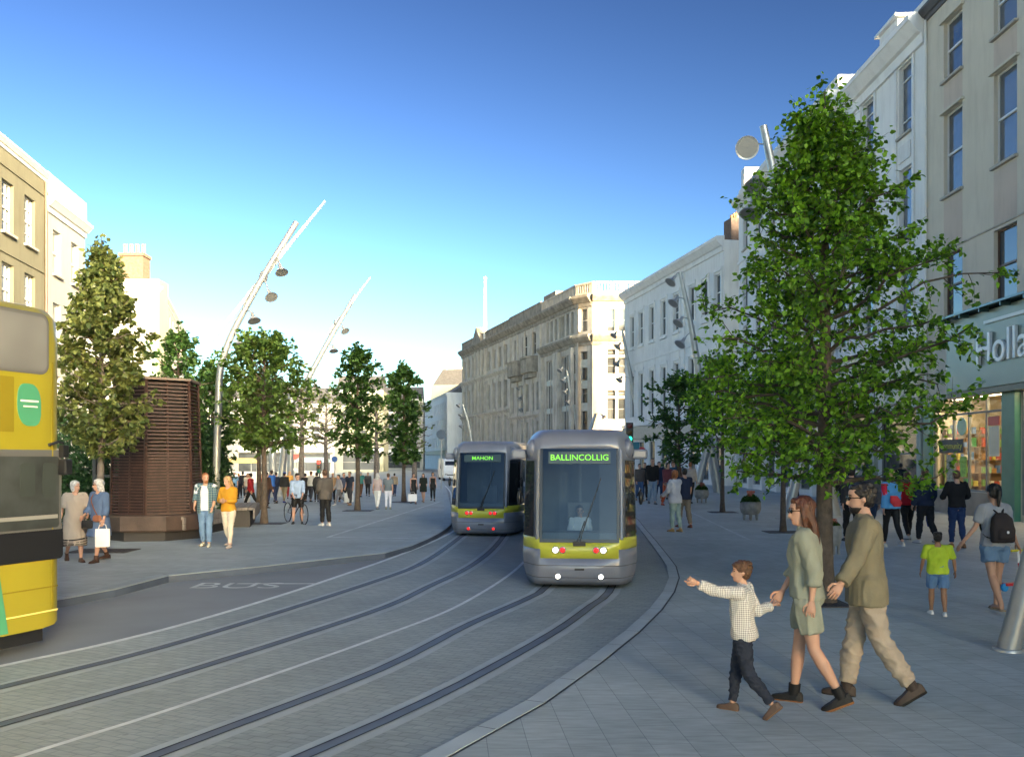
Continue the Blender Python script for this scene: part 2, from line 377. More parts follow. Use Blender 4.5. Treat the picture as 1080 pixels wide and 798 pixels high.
        q = MB(); q.rings(sl); q.build('sole', cloth(shoes[2] if len(shoes) > 2 else (.04,.035,.03)), so)
    # ---- clothes
    def leg_garment(mb, upto, e0, e1, top_=.12):
        torso(mb, -.09, top_, e0*.8)
        for i in (0,1): legtube(mb, i, 0, upto, lambda t: legr(t)+(e0+(e1-e0)*min(1, t/upto)) + (.014 if .5 < t < 1 and upto > .8 else 0)*0)
        mb.ball(pel+Vector((0,.01,-.06)), (.14*wide+e0*.5,.10+e0*.5,.08), 12)
    def skirtmb(mb, z_hem, e, fl, ztop=.14):
        zh = pel.z+ztop; rs = []
        for t in [q/6 for q in range(7)]:
            zz = zh+(z_hem-zh)*t; xs = []; ys = []
            for i in (0,1):
                hp, kn, an = J[i][:3]
                p = hp.lerp(kn, min(1,max(0,(hp.z-zz)/max(.01,hp.z-kn.z)))) if zz > kn.z else kn.lerp(an, min(1,(kn.z-zz)/max(.01,kn.z-an.z))); xs.append(p.x); ys.append(p.y)
            rx = max(hipw*min(1, .7+t*2), (max(xs)-min(xs))/2+.08)*1.0+e+fl*t; ry = max(.115, (max(ys)-min(ys))/2+.075)+e+fl*t
            if t == 0: rx, ry = waist+e, .095+e
            cx, cy = sum(xs)/2, sum(ys)/2; cx *= min(1,t*2); cy *= min(1, t*2)
            rs.append([Vector((cx+rx*math.cos(2*math.pi*j/24), cy+ry*math.sin(2*math.pi*j/24)*(1+.06*math.sin(j*3)*t), zz)) for j in range(24)])
        mb.rings(rs)
    if bot:
        kind, col = bot[0], bot[1]; m = col if isinstance(col, bpy.types.Material) else cloth(col)
        g = MB()
        if kind == 'trousers': leg_garment(g, bot[3] if len(bot) > 3 else .965, .018, bot[2] if len(bot) > 2 else .022); part('trousers', g, m, fold=fold*1.1, fs=8, st=(1,1,1.3))
        elif kind == 'leggings': leg_garment(g, .95, .010, .008); part('leggings', g, m, fold=fold*.3)
        elif kind == 'shorts': leg_garment(g, bot[2] if len(bot) > 2 else .36, .020, .034); part('shorts', g, m, fold=fold)
        elif kind == 'skirt': skirtmb(g, bot[2], .02, .02); part('skirt', g, m, fold=fold)
    if top:
        kind, col = top[0], top[1]; m = col if isinstance(col, bpy.types.Material) else cloth(col)
        e = {'tee':.029,'shirt':.030,'jacket':.038,'sweater':.031,'vest':.016,'coat':.040,'dress':.030,'kaftan':.05}[kind]; hem = top[2] if len(top) > 2 else -.03; sl = top[3] if len(top) > 3 else {'tee':.36,'shirt':.94,'jacket':.98,'sweater':.95,'vest':0,'coat':.98,'dress':.8,'kaftan':.42}[kind]
        g = MB(); flr = {'jacket':.05,'coat':.08,'shirt':.06,'tee':.04,'sweater':.02,'vest':.02,'dress':.05,'kaftan':.12}[kind]
        torso(g, max(hem, -.10), .515 if kind != 'vest' else .47, e, flare=flr)
        if hem < -.10: skirtmb(g, pel.z+hem, e+.01, .05 if kind == 'dress' else .008, .1)
        for i in (0,1):
            sgn = (1,-1)[i]
            if sl > 0:
                g.tube([up((sgn*.05,.012,.500)), A[i][0]+Vector((0,0,.004))], [.062+e*.4,.062+e*.5], 12, ref=Vector((0,0,1)))
                g.ball(A[i][0]+Vector((0,0,.002)), armr(0)+e*.75+.014, 12)
                wd = .05 if kind == 'kaftan' else (.012 if kind in ('dress',) else 0)
                armtube(g, i, 0, sl, lambda t: armr(t)+e*.75+.006+wd*min(1,t*2))
                if kind in ('shirt','dress','jacket','coat') and sl > .6: armtube(g, i, max(0, sl-.07), sl+.01, lambda t: armr(t)+e*.75+.013)
        if kind in ('shirt','jacket','coat'): g.tube([up((0,.012,.49)), up((0,.014,.55)), up((0,.018,.575))], [(.092,.085),(.070,.070),(.068,.070)], 14)
        tp = part({'tee':'t_shirt','kaftan':'kaftan_dress'}.get(kind, kind), g, m, fold=fold, fs=7)
    # ---- hair
    hk, hcx = hair[0], hair[1]; hm_ = hairmat(hcx) if isinstance(hcx, str) else cloth(hcx); g = MB(); T = lambda x,y,z_: HM @ Vector((x,y,z_))
    if hk != 'bald':
        big = {'short':1.0,'curly':1.05,'long':1.06,'bob':1.10,'pony':1.02,'bun':1.02,'boy':1.09,'wavy':1.1}.get(hk, 1.0)
        g.ball((0,.022,.042), (.082*big,.098*big,.090*big), 16, M=HM)
        g.ball((0,.045,-.005), (.078*big,.070*big,.085*big), 14, M=HM)
        g.ball((0,-.044,.086), (.056*big,.042,.030*big), 10, M=HM)      # fringe
        if hk in ('boy','curly'):
            for q in range(18 if lod == 0 else 9):
                a = q*2.4; g.ball((.060*big*math.cos(a), .035+.070*big*math.sin(a), .062+.045*math.sin(q*1.7)), .030, 8, M=HM)
            if hk == 'boy': g.ball((0,-.075,.072), (.06,.028,.03), 10, M=HM)
        if hk == 'bob':
            for sg in (1,-1): g.ball((sg*.062,.012,-.035), (.030,.055,.085), 10, M=HM)
            g.ball((0,.06,-.04), (.07,.05,.08), 10, M=HM)
        if hk in ('long','wavy'):
            n0 = 4; ln = .30 if hk == 'long' else .14
            g.rings([[T(.082*math.cos(2*math.pi*j/16)*w_, .04+dy+.060*math.sin(2*math.pi*j/16)*w2, zz) for j in range(16)] for zz, w_, w2, dy in ((.03,1,1.0,0),(-.06,1.08,1.0,.02),(-.14,1.15,.85,.04),(-.10-ln*.5,1.2,.7,.055),(-.08-ln,1.0,.5,.06),(-.12-ln,.5,.3,.06))])
            for sg in (1,-1): g.tube([T(sg*.068,-.01,.04), T(sg*.078,-.005,-.05), T(sg*.085,.01,-.14)], [.022,.026,.018], 8)
        if hk == 'pony': g.tube([T(0,.09,.05), T(0,.135,.02), T(.01,.135,-.08), T(.01,.12,-.20)], [.03,.034,.028,.010], 10)
        if hk == 'bun': g.ball((0,.10,.06), .042, 10, M=HM)
        part('hair', g, hm_, vx=max(.008, vox*.8), fold={0:.010,1:.006,2:0}[lod] if hk not in ('curly','boy') else .008*(lod<2), sm=2, fs=26, st=(1,1,.25) if hk not in ('curly','boy') else (1,1,1))
    # ---- face details
    if lod < 2 or extra:
        if lod < 2:
            for sg in (1,-1):
                g = MB(); g.ball((sg*.031,-.083,.004), (.012,.008,.007), 8, M=HM); ey = g.build('eye', mat('eye_dark',(.02,.015,.012),.2,var=0), root, smooth=60)
                g = MB(); g.tube([T(sg*.018,-.093,.026), T(sg*.034,-.090,.030), T(sg*.050,-.078,.024)], .0038, 6); g.build('eyebrow', hm_, root)
            g = MB(); g.tube([T(-.022,-.082,-.072), T(0,-.090,-.070), T(.022,-.082,-.072)], [.003,.0058,.003], 6); g.build('lips', mat('lips',(.36,.13,.11),.5,var=0), root, smooth=60)
        ex = extra or []
        if 'sunglasses' in ex:
            g = MB(); sgm = mat('sunglass',(.01,.01,.01),.15,var=0)
            for sg in (1,-1):
                g.ball((sg*.032,-.094,.003), (.027,.010,.020), 10, M=HM); g.tube([T(sg*.058,-.088,.008), T(sg*.080,0,.004)], .0035, 6)
            g.tube([T(-.012,-.10,.006), T(.012,-.10,.006)], .003, 6); g.build('sunglasses', sgm, root, smooth=50)
        if 'beard' in ex:
            g = MB(); g.loft([(0,-.044,-.126,.028,.030),(0,-.039,-.110,.045,.049),(0,-.030,-.088,.054,.062),(0,-.027,-.074,.056,.062)], 18, M=HM)
            g.tube([T(-.026,-.080,-.078), T(-.014,-.090,-.062), T(.014,-.090,-.062), T(.026,-.080,-.078)], .0045, 6)
            part('beard', g, hm_, vx=.006, fold=.002, fs=60, sm=1)
        if 'backpack' in ex:
            g = MB(); 
            M_ = Matrix.Translation(pel) @ RT.to_4x4()
            g.loft([(0,.18,.02,.13,.05),(0,.20,.04,.155,.085),(0,.20,.20,.16,.095),(0,.185,.36,.13,.075),(0,.165,.43,.07,.04)], 20, M=M_, p=2.8)
            g.loft([(0,.285,.07,.09,.02),(0,.30,.09,.10,.03),(0,.295,.20,.09,.025),(0,.275,.22,.07,.01)], 16, M=M_, p=2.6)
            bk = part('backpack', g, cloth((.035,.028,.028)), vx=.012, fold=.006, sm=2)
            g = MB()
            for sg in (1,-1):
                pts = [M_ @ Vector((sg*a, b, c)) for a,b,c in ((.03,.15,.42),(.075,.09,.49),(.10,.03,.545),(.115,-.07,.50),(.125,-.125,.36),(.14,-.09,.2),(.15,.06,.10),(.13,.16,.08))]
                g.tube(catmull(pts,3), (.016,.007), 8)
            g.build('strap', cloth((.025,.022,.022)), bk, smooth=50)
            g = MB(); g.ball(M_ @ Vector((0,.335,.17)), (.018,.004,.022), 8); g.build('badge', mat('badge_white',(.8,.8,.8),.4), bk)
        if 'cap' in ex:
            g = MB(); g.ball((0,.005,.07), (.088,.105,.062), 14, M=HM); g.loft([(0,-.12,.062,.06,.05),(0,-.12,.07,.06,.05)], 12, M=HM); g.build('cap', cloth(ex['cap']), root, smooth=50)
    root['_J'] = 0; del root['_J']
    person.last = dict(root=root, M=root_M, A=A, J=J, pel=pel, RT=RT, HM=HM, s=s, up=up)
    return root
def hand_world(i): a = person.last['A'][i]; return person.last['M'] @ (a[2] + (a[2]-a[1]).normalized()*.09)
def bag(name, label, cat, top, w, h, d, m, rz=0, strap=.12, group=None):
    """a bag hanging from a hand; top = world point of the grip"""
    t = thing(name, label, cat, (top.x, top.y, top.z-strap-h), rz, group)
    g = MB(); g.loft([(0,0,0,w*.44,d*.5),(0,0,.01,w*.5,d*.55),(0,0,h*.5,w*.5,d*.45),(0,0,h,w*.48,d*.3)], 20, p=5); g.build('bag_body', m, t, smooth=40)
    for sy in (1,-1):
        g = MB(); g.tube([(-w*.28,sy*d*.25,h-.02),(-w*.2,sy*d*.1,h+strap*.8),(0,0,h+strap),(w*.2,sy*d*.1,h+strap*.8),(w*.28,sy*d*.25,h-.02)], .006, 6); g.build('handle', m, t, smooth=60)
    return t
TRAM2_M = Matrix.Translation(G(611,622.5)) @ Matrix.Rotation(R(-5), 4, 'Z') @ Matrix.Scale(.80, 4)
# =============================================================== CROWD LIST
LZ = .12; RZ = .015
navy=(.018,.028,.06); black=(.012,.012,.014); jean=(.07,.13,.24); jeand=(.025,.045,.10); white=(.72,.72,.72); khaki=(.22,.19,.13); cream=(.58,.52,.42)
def PS(*a, **k): return person(*a, **k)
# --- walking family
Yw = G(0,743).y; Yb = G(0,752).y; Ym = G(0,737).y
hW = ('ik',(815,631,Yw-.15),(.2,-.3,-.8))
PS(784,752,597,-118,'small boy in a checked shirt and navy trousers pointing left, holding the woman\'s hand', top=('shirt',check_mat('small_check',(.66,.64,.60),(.14,.13,.13),42),-.06), bot=('trousers',(.022,.028,.045),.012), hair=('boy','brown'), shoes=('shoe',(.10,.065,.05),(.16,.09,.05)), lod=0, z=RZ, h=1.29,
   legs=((-10,30),(14,8)), arms=(('ik',(727,613,Yb-.25),(-.2,.1,-1),'point'),('ik',(813,638,Yb+.10),(.3,.2,-.8))), lean=2, headyaw=28, headpitch=-4, splay=.01, curl=.7, toeoff=(42,0))
PS(851,743,527,-112,'woman with long auburn hair in a sage green playsuit and black ankle boots', top=('shirt',(.285,.300,.235),-.02,.72), bot=('shorts',(.285,.300,.235),.34), hair=('long','auburn'), shoes=('boot',(.012,.012,.013),(.22,.10,.04)), lod=0, z=RZ, h=1.82, female=True,
   legs=((-8,22),(9,3)), arms=(('fk',-14,6,22),('ik',(823,627,Yw+.05),(.3,.2,-.9))), lean=3, headyaw=22, headpitch=2, extra={'sunglasses':1}, toeoff=(24,0), curl=.6)
WOM = person.last
PS(914,737,514,-106,'tall dark haired man in a brown shirt, beige chinos and brown boots', top=('shirt',(.225,.195,.125),-.16,.97), bot=('trousers',(.40,.33,.255),.030), hair=('curly','dark'), shoes=('boot',(.055,.038,.03),(.02,.018,.015)), lod=0, z=RZ, h=1.94,
   legs=((-12,22),(11,2)), arms=(('ik',(883,624,Ym-.42),(-.3,.9,-.6)),('fk',-20,5,20)), lean=3, headyaw=6, headpitch=3, extra={'sunglasses':1,'beard':1}, toeoff=(32,0), curl=.7)
# belt of the playsuit
g = MB(); W_ = WOM; ring = []
for zz, o in ((.20,.118),(.215,.124),(.245,.124),(.26,.118)): ring.append([W_['up']((o*1.16*math.cos(2*math.pi*j/24), o*.98*math.sin(2*math.pi*j/24), zz)) for j in range(24)])
g.rings(ring); g.build('belt', cloth((.285,.300,.235)), W_['root'], smooth=60)
# --- mother and toddler
Yk = G(0,643).y
PS(1049,644,509,180,'woman with a dark ponytail, grey t-shirt, black backpack and denim shorts', top=('tee',(.30,.31,.34)), bot=('shorts',(.13,.21,.32),.27), hair=('pony','black'), shoes=('sandal',(.35,.25,.15),(.40,.30,.20)), lod=0, z=RZ, sk=1, h=1.80, female=True,
   legs=((-12,20),(10,4)), arms=(('ik',(1014,574,Yk-.1),(-.2,.1,-.9)),('ik',(1075,580,Yk-.1),(.2,.3,-.9))), extra={'backpack':1}, headyaw=6, curl=.35)
MOM = person.last; mh = hand_world(1)
PS(989,648,563,166,'toddler with curly black hair in a lime green t-shirt and denim shorts', top=('tee',(.42,.56,.04),-.06,.42), bot=('shorts',(.12,.22,.38),.40,), hair=('curly','black'), shoes=('shoe',(.70,.70,.70),(.6,.6,.6)), lod=0, z=RZ, sk=2, wide=1.22, h=1.14, female=False,
   legs=((10,8),(-6,10)), arms=(('fk',10,14,10),('fk',-10,20,30)), curl=.4)
# kick scooter carried by the mother
sb = Vector((mh.x, mh.y, mh.z)); t = thing('kick_scooter','child\'s blue, white and red scooter held upright by the mother','scooter',(sb.x-.02,sb.y,sb.z-.02), R(200)); g = MB(); g.tube([(-.13,0,0),(.13,0,.0)], .016, 10); g.build('handlebar', mat('scooter_yellow',(.70,.62,.03),.4,var=0), t)
for i, (a, b, c) in enumerate(((0,.18,(.72,.72,.72)),(.18,.34,(.55,.03,.03)),(.34,.44,(.04,.30,.62)))): g = MB(); d_ = Vector((-.10,0,-1)).normalized(); g.tube([d_*a, d_*b], .017, 10); g.build('steering_tube', mat('scooter_c%d'%i, c, .35, var=0), t)
g = MB(); g.box(-.16,.26,-.05,.05,-.50,-.46); g.build('deck', mat('scooter_red',(.55,.02,.03),.4,var=0), t, bevel=.01)
for x in (-.14,.26): g = MB(); g.lathe((x,0,-.52), [(.001,-.015),(.06,-.015),(.06,.015),(.001,.015)], 18, axis=(0,1,0)); g.build('wheel', mat('scooter_blue',(.03,.25,.55),.4,var=0), t)
# --- walkers going away on the right
wk = dict(lod=1, z=RZ, group='pedestrians walking away by the shop')
PS(898,571,492,176,'dark haired woman in a charcoal jacket behind the brown shirted man', top=('jacket',(.035,.033,.036)), bot=('trousers',black,.012), hair=('bob','dark'), female=True, **wk)
PS(917,570,494,172,'person in a grey hooded jacket and blue jeans seen from behind', top=('jacket',(.085,.08,.085)), bot=('trousers',jeand,.015), hair=('short','dark'), legs=((-12,20),(14,4)), **wk)
jk = check_mat('red_blue_block',(.62,.03,.06),(.08,.30,.60),2.1)
PS(940,577,497,182,'woman in a red and blue jacket with black leggings and white trainers', top=('jacket',(.10,.33,.62),-.04), bot=('leggings',black), hair=('bun','blonde'), shoes=('shoe',(.55,.52,.46),(.6,.6,.6)), female=True, legs=((12,4),(-14,22)), **wk)
W3 = person.last
g = MB(); M_ = Matrix.Translation(W3['pel']) @ W3['RT'].to_4x4()
for sg in (1,-1): W_ = W3; g.tube([W3['A'][0 if sg == 1 else 1][0]+Vector((0,.01,.03)), W3['A'][0 if sg == 1 else 1][0].lerp(W3['A'][0 if sg == 1 else 1][1],.9)], [.085,.068], 10)
g.build('red_sleeve_panel', cloth((.60,.03,.06)), W3['root'], smooth=60); g = MB(); g.loft([(-.06,.16,.00,.08,.03),(-.03,.18,.10,.14,.05),(.02,.17,.25,.08,.03)], 12, M=M_); g.build('sling_bag', cloth((.62,.05,.06)), W3['root'], smooth=60)
PS(957,569,498,178,'woman in a bright red hooded top and black trousers', top=('jacket',(.50,.015,.025)), bot=('trousers',black,.014), hair=('bun','brown'), shoes=('shoe',(.55,.5,.45)), female=True, legs=((-10,18),(12,4)), **wk)
PS(976,573,496,186,'man in a navy tracksuit carrying a blue jacket over his arm', top=('jacket',navy), bot=('trousers',(.014,.016,.022),.022), hair=('short','brown'), shoes=('shoe',(.5,.5,.5)), legs=((12,4),(-12,22)), arms=(('fk',5,8,25),('fk',0,10,45)), **wk)
W5 = person.last; hw = hand_world(1); t = thing('folded_jacket','blue jacket with dark lining hanging over the navy tracksuit man\'s arm','jacket',(hw.x,hw.y,hw.z)); g = MB(); g.loft([(0,0,-.55,.05,.03),(.02,0,-.40,.11,.05),(0,0,-.10,.10,.06),(-.03,.02,.04,.07,.05)], 16); g.build('jacket_body', cloth((.02,.05,.28)), t, smooth=60)
PS(1009,577,497,174,'man in a black sweater and dark blue jeans with arms bent', top=('sweater',(.014,.014,.016)), bot=('trousers',(.02,.04,.11),.014), hair=('short','brown'), shoes=('shoe',(.25,.12,.06)), legs=((5,2),(-6,12)), arms=(('fk',10,22,70,20),('fk',10,22,70,20)), **wk)
# --- elderly women on the left
PS(79,592,508,38,'elderly woman with short grey hair in a beige kaftan with black striped hem', top=('kaftan',mat('kaftan_linen',(.36,.31,.26),.85,var=.06,bump=.3),-.58), hair=('bob','grey'), shoes=('shoe',(.09,.045,.03)), female=True, wide=1.08, lod=1, z=LZ, legs=((12,6),(-12,26)), headyaw=30, arms=(('fk',6,14,60,10),('fk',-8,16,12)))
E1 = person.last; g = MB(); mt = cloth((.015,.014,.014))
rootE = E1['root']; ob = [c for c in rootE.children if c.name.startswith('kaftan')][0]; zs = sorted(v.co.z for v in ob.data.vertices); zb = zs[0]
import collections
for k, (a, b) in enumerate(((.015,.03),(.055,.07),(.095,.108),(.135,.165))):
    band = MB(); vs = [v.co for v in ob.data.vertices if zb+a-.012 < v.co.z < zb+b+.012]
    cx_ = sum(v.x for v in vs)/len(vs); cy_ = sum(v.y for v in vs)/len(vs); N_ = 32; rs = []
    for zz in (zb+a, zb+b):
        r_ = []
        for j in range(N_):
            ang = 2*math.pi*j/N_; best = max((Vector((v.x-cx_, v.y-cy_)).dot(Vector((math.cos(ang), math.sin(ang)))) for v in vs)); r_.append(Vector((cx_+(best*.985+.004)*math.cos(ang), cy_+(best*.985+.004)*math.sin(ang), zz+.015*math.sin(ang*2+k))))
        rs.append(r_)
    band.rings(rs, cap=False); band.build('hem_stripe', mt, ob, smooth=60)
PS(105,592,506,-22,'elderly woman with wavy grey hair and sunglasses in a blue dress', top=('dress',(.085,.135,.24),-.38,.82), hair=('wavy','grey'), shoes=('boot',(.05,.025,.018)), female=True, wide=1.05, lod=1, z=LZ, legs=((14,4),(-10,20)), headyaw=-38, arms=(('fk',6,12,18),('fk',12,10,40,10)), extra={'sunglasses':1})
E2 = person.last; g = MB(); up = E2['up']; g.tube(catmull([up((-.10,-.02,.545)), up((-.06,-.15,.42)), up((.02,-.17,.24)), up((.12,-.17,.08)), up((.15,-.16,.02))],4), (.016,.006), 6); st = g.build('bag_strap', cloth((.20,.08,.045)), E2['root'], smooth=60)
g = MB(); M_ = Matrix.Translation(E2['pel']) @ E2['RT'].to_4x4(); g.loft([(.14,-.18,-.06,.08,.03),(.14,-.19,-.04,.11,.045),(.14,-.19,.04,.11,.04),(.14,-.18,.08,.08,.02)], 16, M=M_, p=3); g.build('crossbody_bag', mat('tan_leather',(.30,.11,.045),.5,var=.1), E2['root'], smooth=50)
wb = mat('bag_white', (.74,.74,.74), .6, var=.04); bag('shopping_bag','white paper shopping bag carried by the elderly woman in blue','bag',hand_world(0),.28,.36,.13,wb,R(20),.10)
person.last = E1; bag('handbag','dark patterned handbag carried low by the woman in the kaftan','bag',hand_world(1),.30,.36,.14,check_mat('bag_pattern',(.015,.015,.015),(.2,.18,.15),18),R(60),.08)
h0 = hand_world(0); bag('handbag','small black handbag held in front by the woman in the kaftan','bag',h0+Vector((0,-.03,-.02)),.22,.16,.1,cloth((.012,.012,.012)),R(10),.06)
# --- couple by the kiosk
PS(217,576,500,6,'bearded ginger man in an open blue plaid shirt, white t-shirt and jeans', top=('tee',(.62,.64,.70),-.08), bot=('trousers',(.13,.22,.36),.026), hair=('short','ginger'), shoes=('shoe',(.62,.58,.45)), lod=1, z=LZ, legs=((6,6),(-4,8)), headyaw=28, arms=(('fk',8,10,32,10),('fk',4,12,45,10)), extra={'beard':1})
C1 = person.last; g = MB(); pm = check_mat('plaid_blue_green',(.035,.09,.14),(.22,.30,.26),18); up = C1['up']
for i, sg in enumerate((1,-1)):
    sh, el, wr = C1['A'][i]; g.tube([up((sg*.05,.012,.515)), sh+Vector((0,0,.012))], [.078,.092], 10, ref=Vector((0,0,1))); g.tube([sh, sh.lerp(el,.5), el, el.lerp(wr,.35)], [.086,.078,.070,.064], 10)
    rs = []
    for zz in (-.14,.0,.1,.2,.3,.4,.47,.515):
        w_ = .207 if zz < .3 else .212-.35*max(0,zz-.40)*1.6; pts = []
        for q in range(8): a = R(-62+q*(152/7)) ; pts.append(up((sg*(w_*math.cos(a)), .162*math.sin(a)+.005, zz)))
        for q in range(7,-1,-1): a = R(-62+q*(152/7)); pts.append(up((sg*(w_-.02)*math.cos(a), .142*math.sin(a)+.005, zz)))
        rs.append(pts)
    g.rings(rs)
g.build('open_shirt', pm, C1['root'], smooth=60)
PS(241,577,503,-8,'blonde woman in a mustard sweater and cream trousers looking at her hands', top=('sweater',(.50,.25,.02),-.05), bot=('trousers',(.56,.50,.42),.010), hair=('long','blonde'), shoes=('shoe',(.55,.45,.38)), female=True, lod=1, z=LZ, legs=((10,4),(-8,18)), headyaw=-22, headpitch=12, arms=(('fk',14,10,82,38),('fk',14,10,82,38)))
# --- cyclist and the man in the grey jacket
PS(314,552,499,10,'cyclist in a pale blue shirt and black shorts leaning over his bicycle', top=('shirt',(.30,.40,.58),-.06,.75), bot=('shorts',black,.42), hair=('short','dark'), lod=1, z=LZ, legs=((4,4),(4,4)), splay=.10, lean=12, headyaw=30, headpitch=18, arms=(('fk',34,8,20,10),('fk',26,6,34,20)))
PS(343,554,496,-140,'man in a grey brown jacket with black trousers and white trainers facing the cyclist', top=('jacket',(.10,.088,.078),-.12), bot=('trousers',black,.028), hair=('short','brown'), shoes=('shoe',(.70,.70,.68),(.7,.7,.7)), lod=1, z=LZ, legs=((3,3),(-4,6)), headyaw=-10, headpitch=8, arms=(('fk',10,8,60,20),('fk',5,8,20)))
# --- people mid distance, left side
M2 = dict(lod=2, z=LZ)
def crowd(rows, z, group=None):
    for (px, foot, head, yaw, label, top, bot, hair, sh_, fem, kw) in rows:
        kk = dict(lod=2, z=z, group=group); kk.update(kw)
        PS(px, foot, head, yaw, label, top=top, bot=bot, hair=hair, shoes=('shoe', sh_), female=fem, **kk)
cd = 'people strolling and shopping in the square'
A_in = dict(arms=(('fk',10,10,70,25),('fk',10,10,70,25)))
crowd([
 (398,537,499,172,'woman in a pinkish top and white trousers walking away beside the man in grey',('tee',(.42,.34,.34)),('trousers',white,.012),('long','grey'),(.3,.3,.3),True,{}),
 (409.5,537,499,186,'man in a grey t-shirt and white trousers walking away',('tee',(.16,.19,.21)),('trousers',(.66,.66,.74),.016),('short','brown'),(.3,.3,.2),False,dict(legs=((-12,18),(16,4)))),
 (436,531,499,20,'leftmost of the three women in black, long dress',('vest',black,-.45),None,('long','dark'),(.35,.2,.15),True,{}),
 (446.5,529.5,499,-10,'middle one of the three women in black, short dress',('coat',(.016,.02,.016),-.30,.5),None,('long','dark'),(.3,.2,.15),True,dict(legs=((16,4),(-10,20)))),
 (456.5,528,498,6,'right one of the three women in black, sleeveless top and trousers',('vest',black,-.12),('trousers',black,.012),('bob','dark'),(.1,.08,.07),True,{}),
 (231,535,494,170,'tall person in a long black coat behind the blonde woman',('coat',black,-.40),('trousers',black,.014),('short','dark'),black,False,{}),
 (240,530,496,160,'person in a red top behind the mustard sweater',('jacket',(.40,.05,.05)),('trousers',jeand,.02),('short','dark'),black,False,{}),
 (247,527,498,20,'person in a light blue top just right of the blonde woman\'s head',('tee',(.20,.38,.55)),('trousers',jean,.02),('short','brown'),black,False,{}),
 (251.5,526,499,170,'person with ginger hair in a dark top behind the couple',('jacket',(.02,.02,.03)),('trousers',black,.02),('short','ginger'),black,True,{}),
 (256,525,497,-160,'slim person in black standing behind the bench end',('jacket',black),('trousers',black,.015),('bob','dark'),black,True,{}),
 (261,527,499,15,'person in a cream top behind the man in the red shirt',('tee',(.55,.48,.38)),('trousers',(.15,.15,.17),.02),('long','brown'),black,True,{}),
 (264.5,536.5,498,-95,'man in a dark red shirt striding left with a white bag',('shirt',(.34,.02,.03),-.1),('trousers',black,.02),('short','dark'),black,False,dict(legs=((24,4),(-22,24)))),
 (281,536,498,150,'person in a dark brown jacket beside the round tree trunk',('jacket',(.07,.04,.03)),('trousers',(.03,.02,.02),.02),('short','dark'),black,False,{}),
 (286.5,531,496,-120,'man in a bright blue jacket and dark jeans right of the round tree trunk',('jacket',(.03,.12,.42)),('trousers',(.02,.03,.08),.02),('short','dark'),black,False,{}),
 (291,529,498,160,'person in navy carrying a bag beside the steel post',('jacket',navy),('trousers',jeand,.02),('short','black'),black,False,{}),
 (276,526,500,10,'person in a scarlet top framed by the two tree trunks',('tee',(.50,.04,.05)),('trousers',(.10,.12,.2),.02),('short','dark'),black,True,{}),
 (300,530,498,170,'man in a blue cap, dark vest and khaki trousers',('jacket',(.025,.027,.03)),('trousers',khaki,.024),('short','dark'),(.02,.03,.25),False,dict(extra={'cap':(.03,.10,.50)})),
 (305.5,526,497,20,'woman in a yellow and orange top left of the cyclist',('tee',(.65,.34,.08)),('trousers',(.30,.05,.05),.02),('long','blonde'),black,True,{}),
 (322,529,499,180,'person dressed in black directly behind the cyclist',('jacket',black),('trousers',black,.02),('short','dark'),black,False,{}),
 (328,529,497,170,'person in a white hoodie and dark trousers behind the cyclist\'s shoulder',('jacket',(.50,.50,.48)),('trousers',(.03,.035,.05),.022),('short','brown'),black,False,{}),
 (334,529,498,190,'person in a dark coat between the white hoodie and the grey jacket',('coat',(.03,.028,.03),-.2),('trousers',black,.02),('bob','dark'),black,True,{}),
 (351,529,499,10,'woman in a tan wrap partly hidden by the man in the grey jacket',('coat',(.33,.22,.13),-.2),('trousers',black,.02),('bun','brown'),black,True,{}),
 (357.5,532.5,500,-60,'person in a pale grey top and grey trousers with white trainers',('sweater',(.36,.35,.38)),('trousers',(.14,.14,.16),.024),('short','dark'),(.6,.6,.6),False,dict(legs=((20,4),(-20,24)))),
 (362.5,530.5,498.5,40,'young person in navy with black trousers left of the white bag',('tee',(.06,.08,.13)),('trousers',black,.022),('short','dark'),(.35,.15,.06),False,dict(legs=((14,4),(-16,22)))),
 (369,532.5,497.5,-25,'man in a navy t-shirt with a white shopping bag',('tee',(.025,.035,.06)),('trousers',(.05,.05,.06),.024),('short','black'),(.45,.22,.08),False,dict(legs=((6,4),(-6,8)))),
 (380.5,524,497,170,'man in a teal top and brown trousers right of the slim dark tree',('tee',(.05,.20,.18)),('trousers',(.12,.06,.035),.022),('short','grey'),black,False,{}),
 (388,523,498,10,'person in charcoal behind the couple in white trousers',('jacket',(.05,.05,.055)),('trousers',black,.02),('short','dark'),black,False,{}),
 (416,523,499,180,'person in a beige jacket just right of the grey t-shirt man',('jacket',(.30,.25,.18)),('trousers',jeand,.02),('short','dark'),black,False,{}),
], LZ, cd)
person.last  # hands for bags
p = G(436,531,LZ); bag('shopping_bag','white bag swinging from the leftmost woman in black','bag',P(435,518.5,p.y-.25),.42,.34,.12,wb,R(10),.1)
p = G(369,532,LZ); bag('shopping_bag','large white bag held by the man in the navy t-shirt','bag',P(368,517,p.y-.3),.42,.40,.14,wb,R(-10),.12)
p = G(264,536,LZ); bag('shopping_bag','white bag carried by the man in the red shirt','bag',P(260.5,521,p.y-.1),.36,.40,.12,wb,R(70),.12)
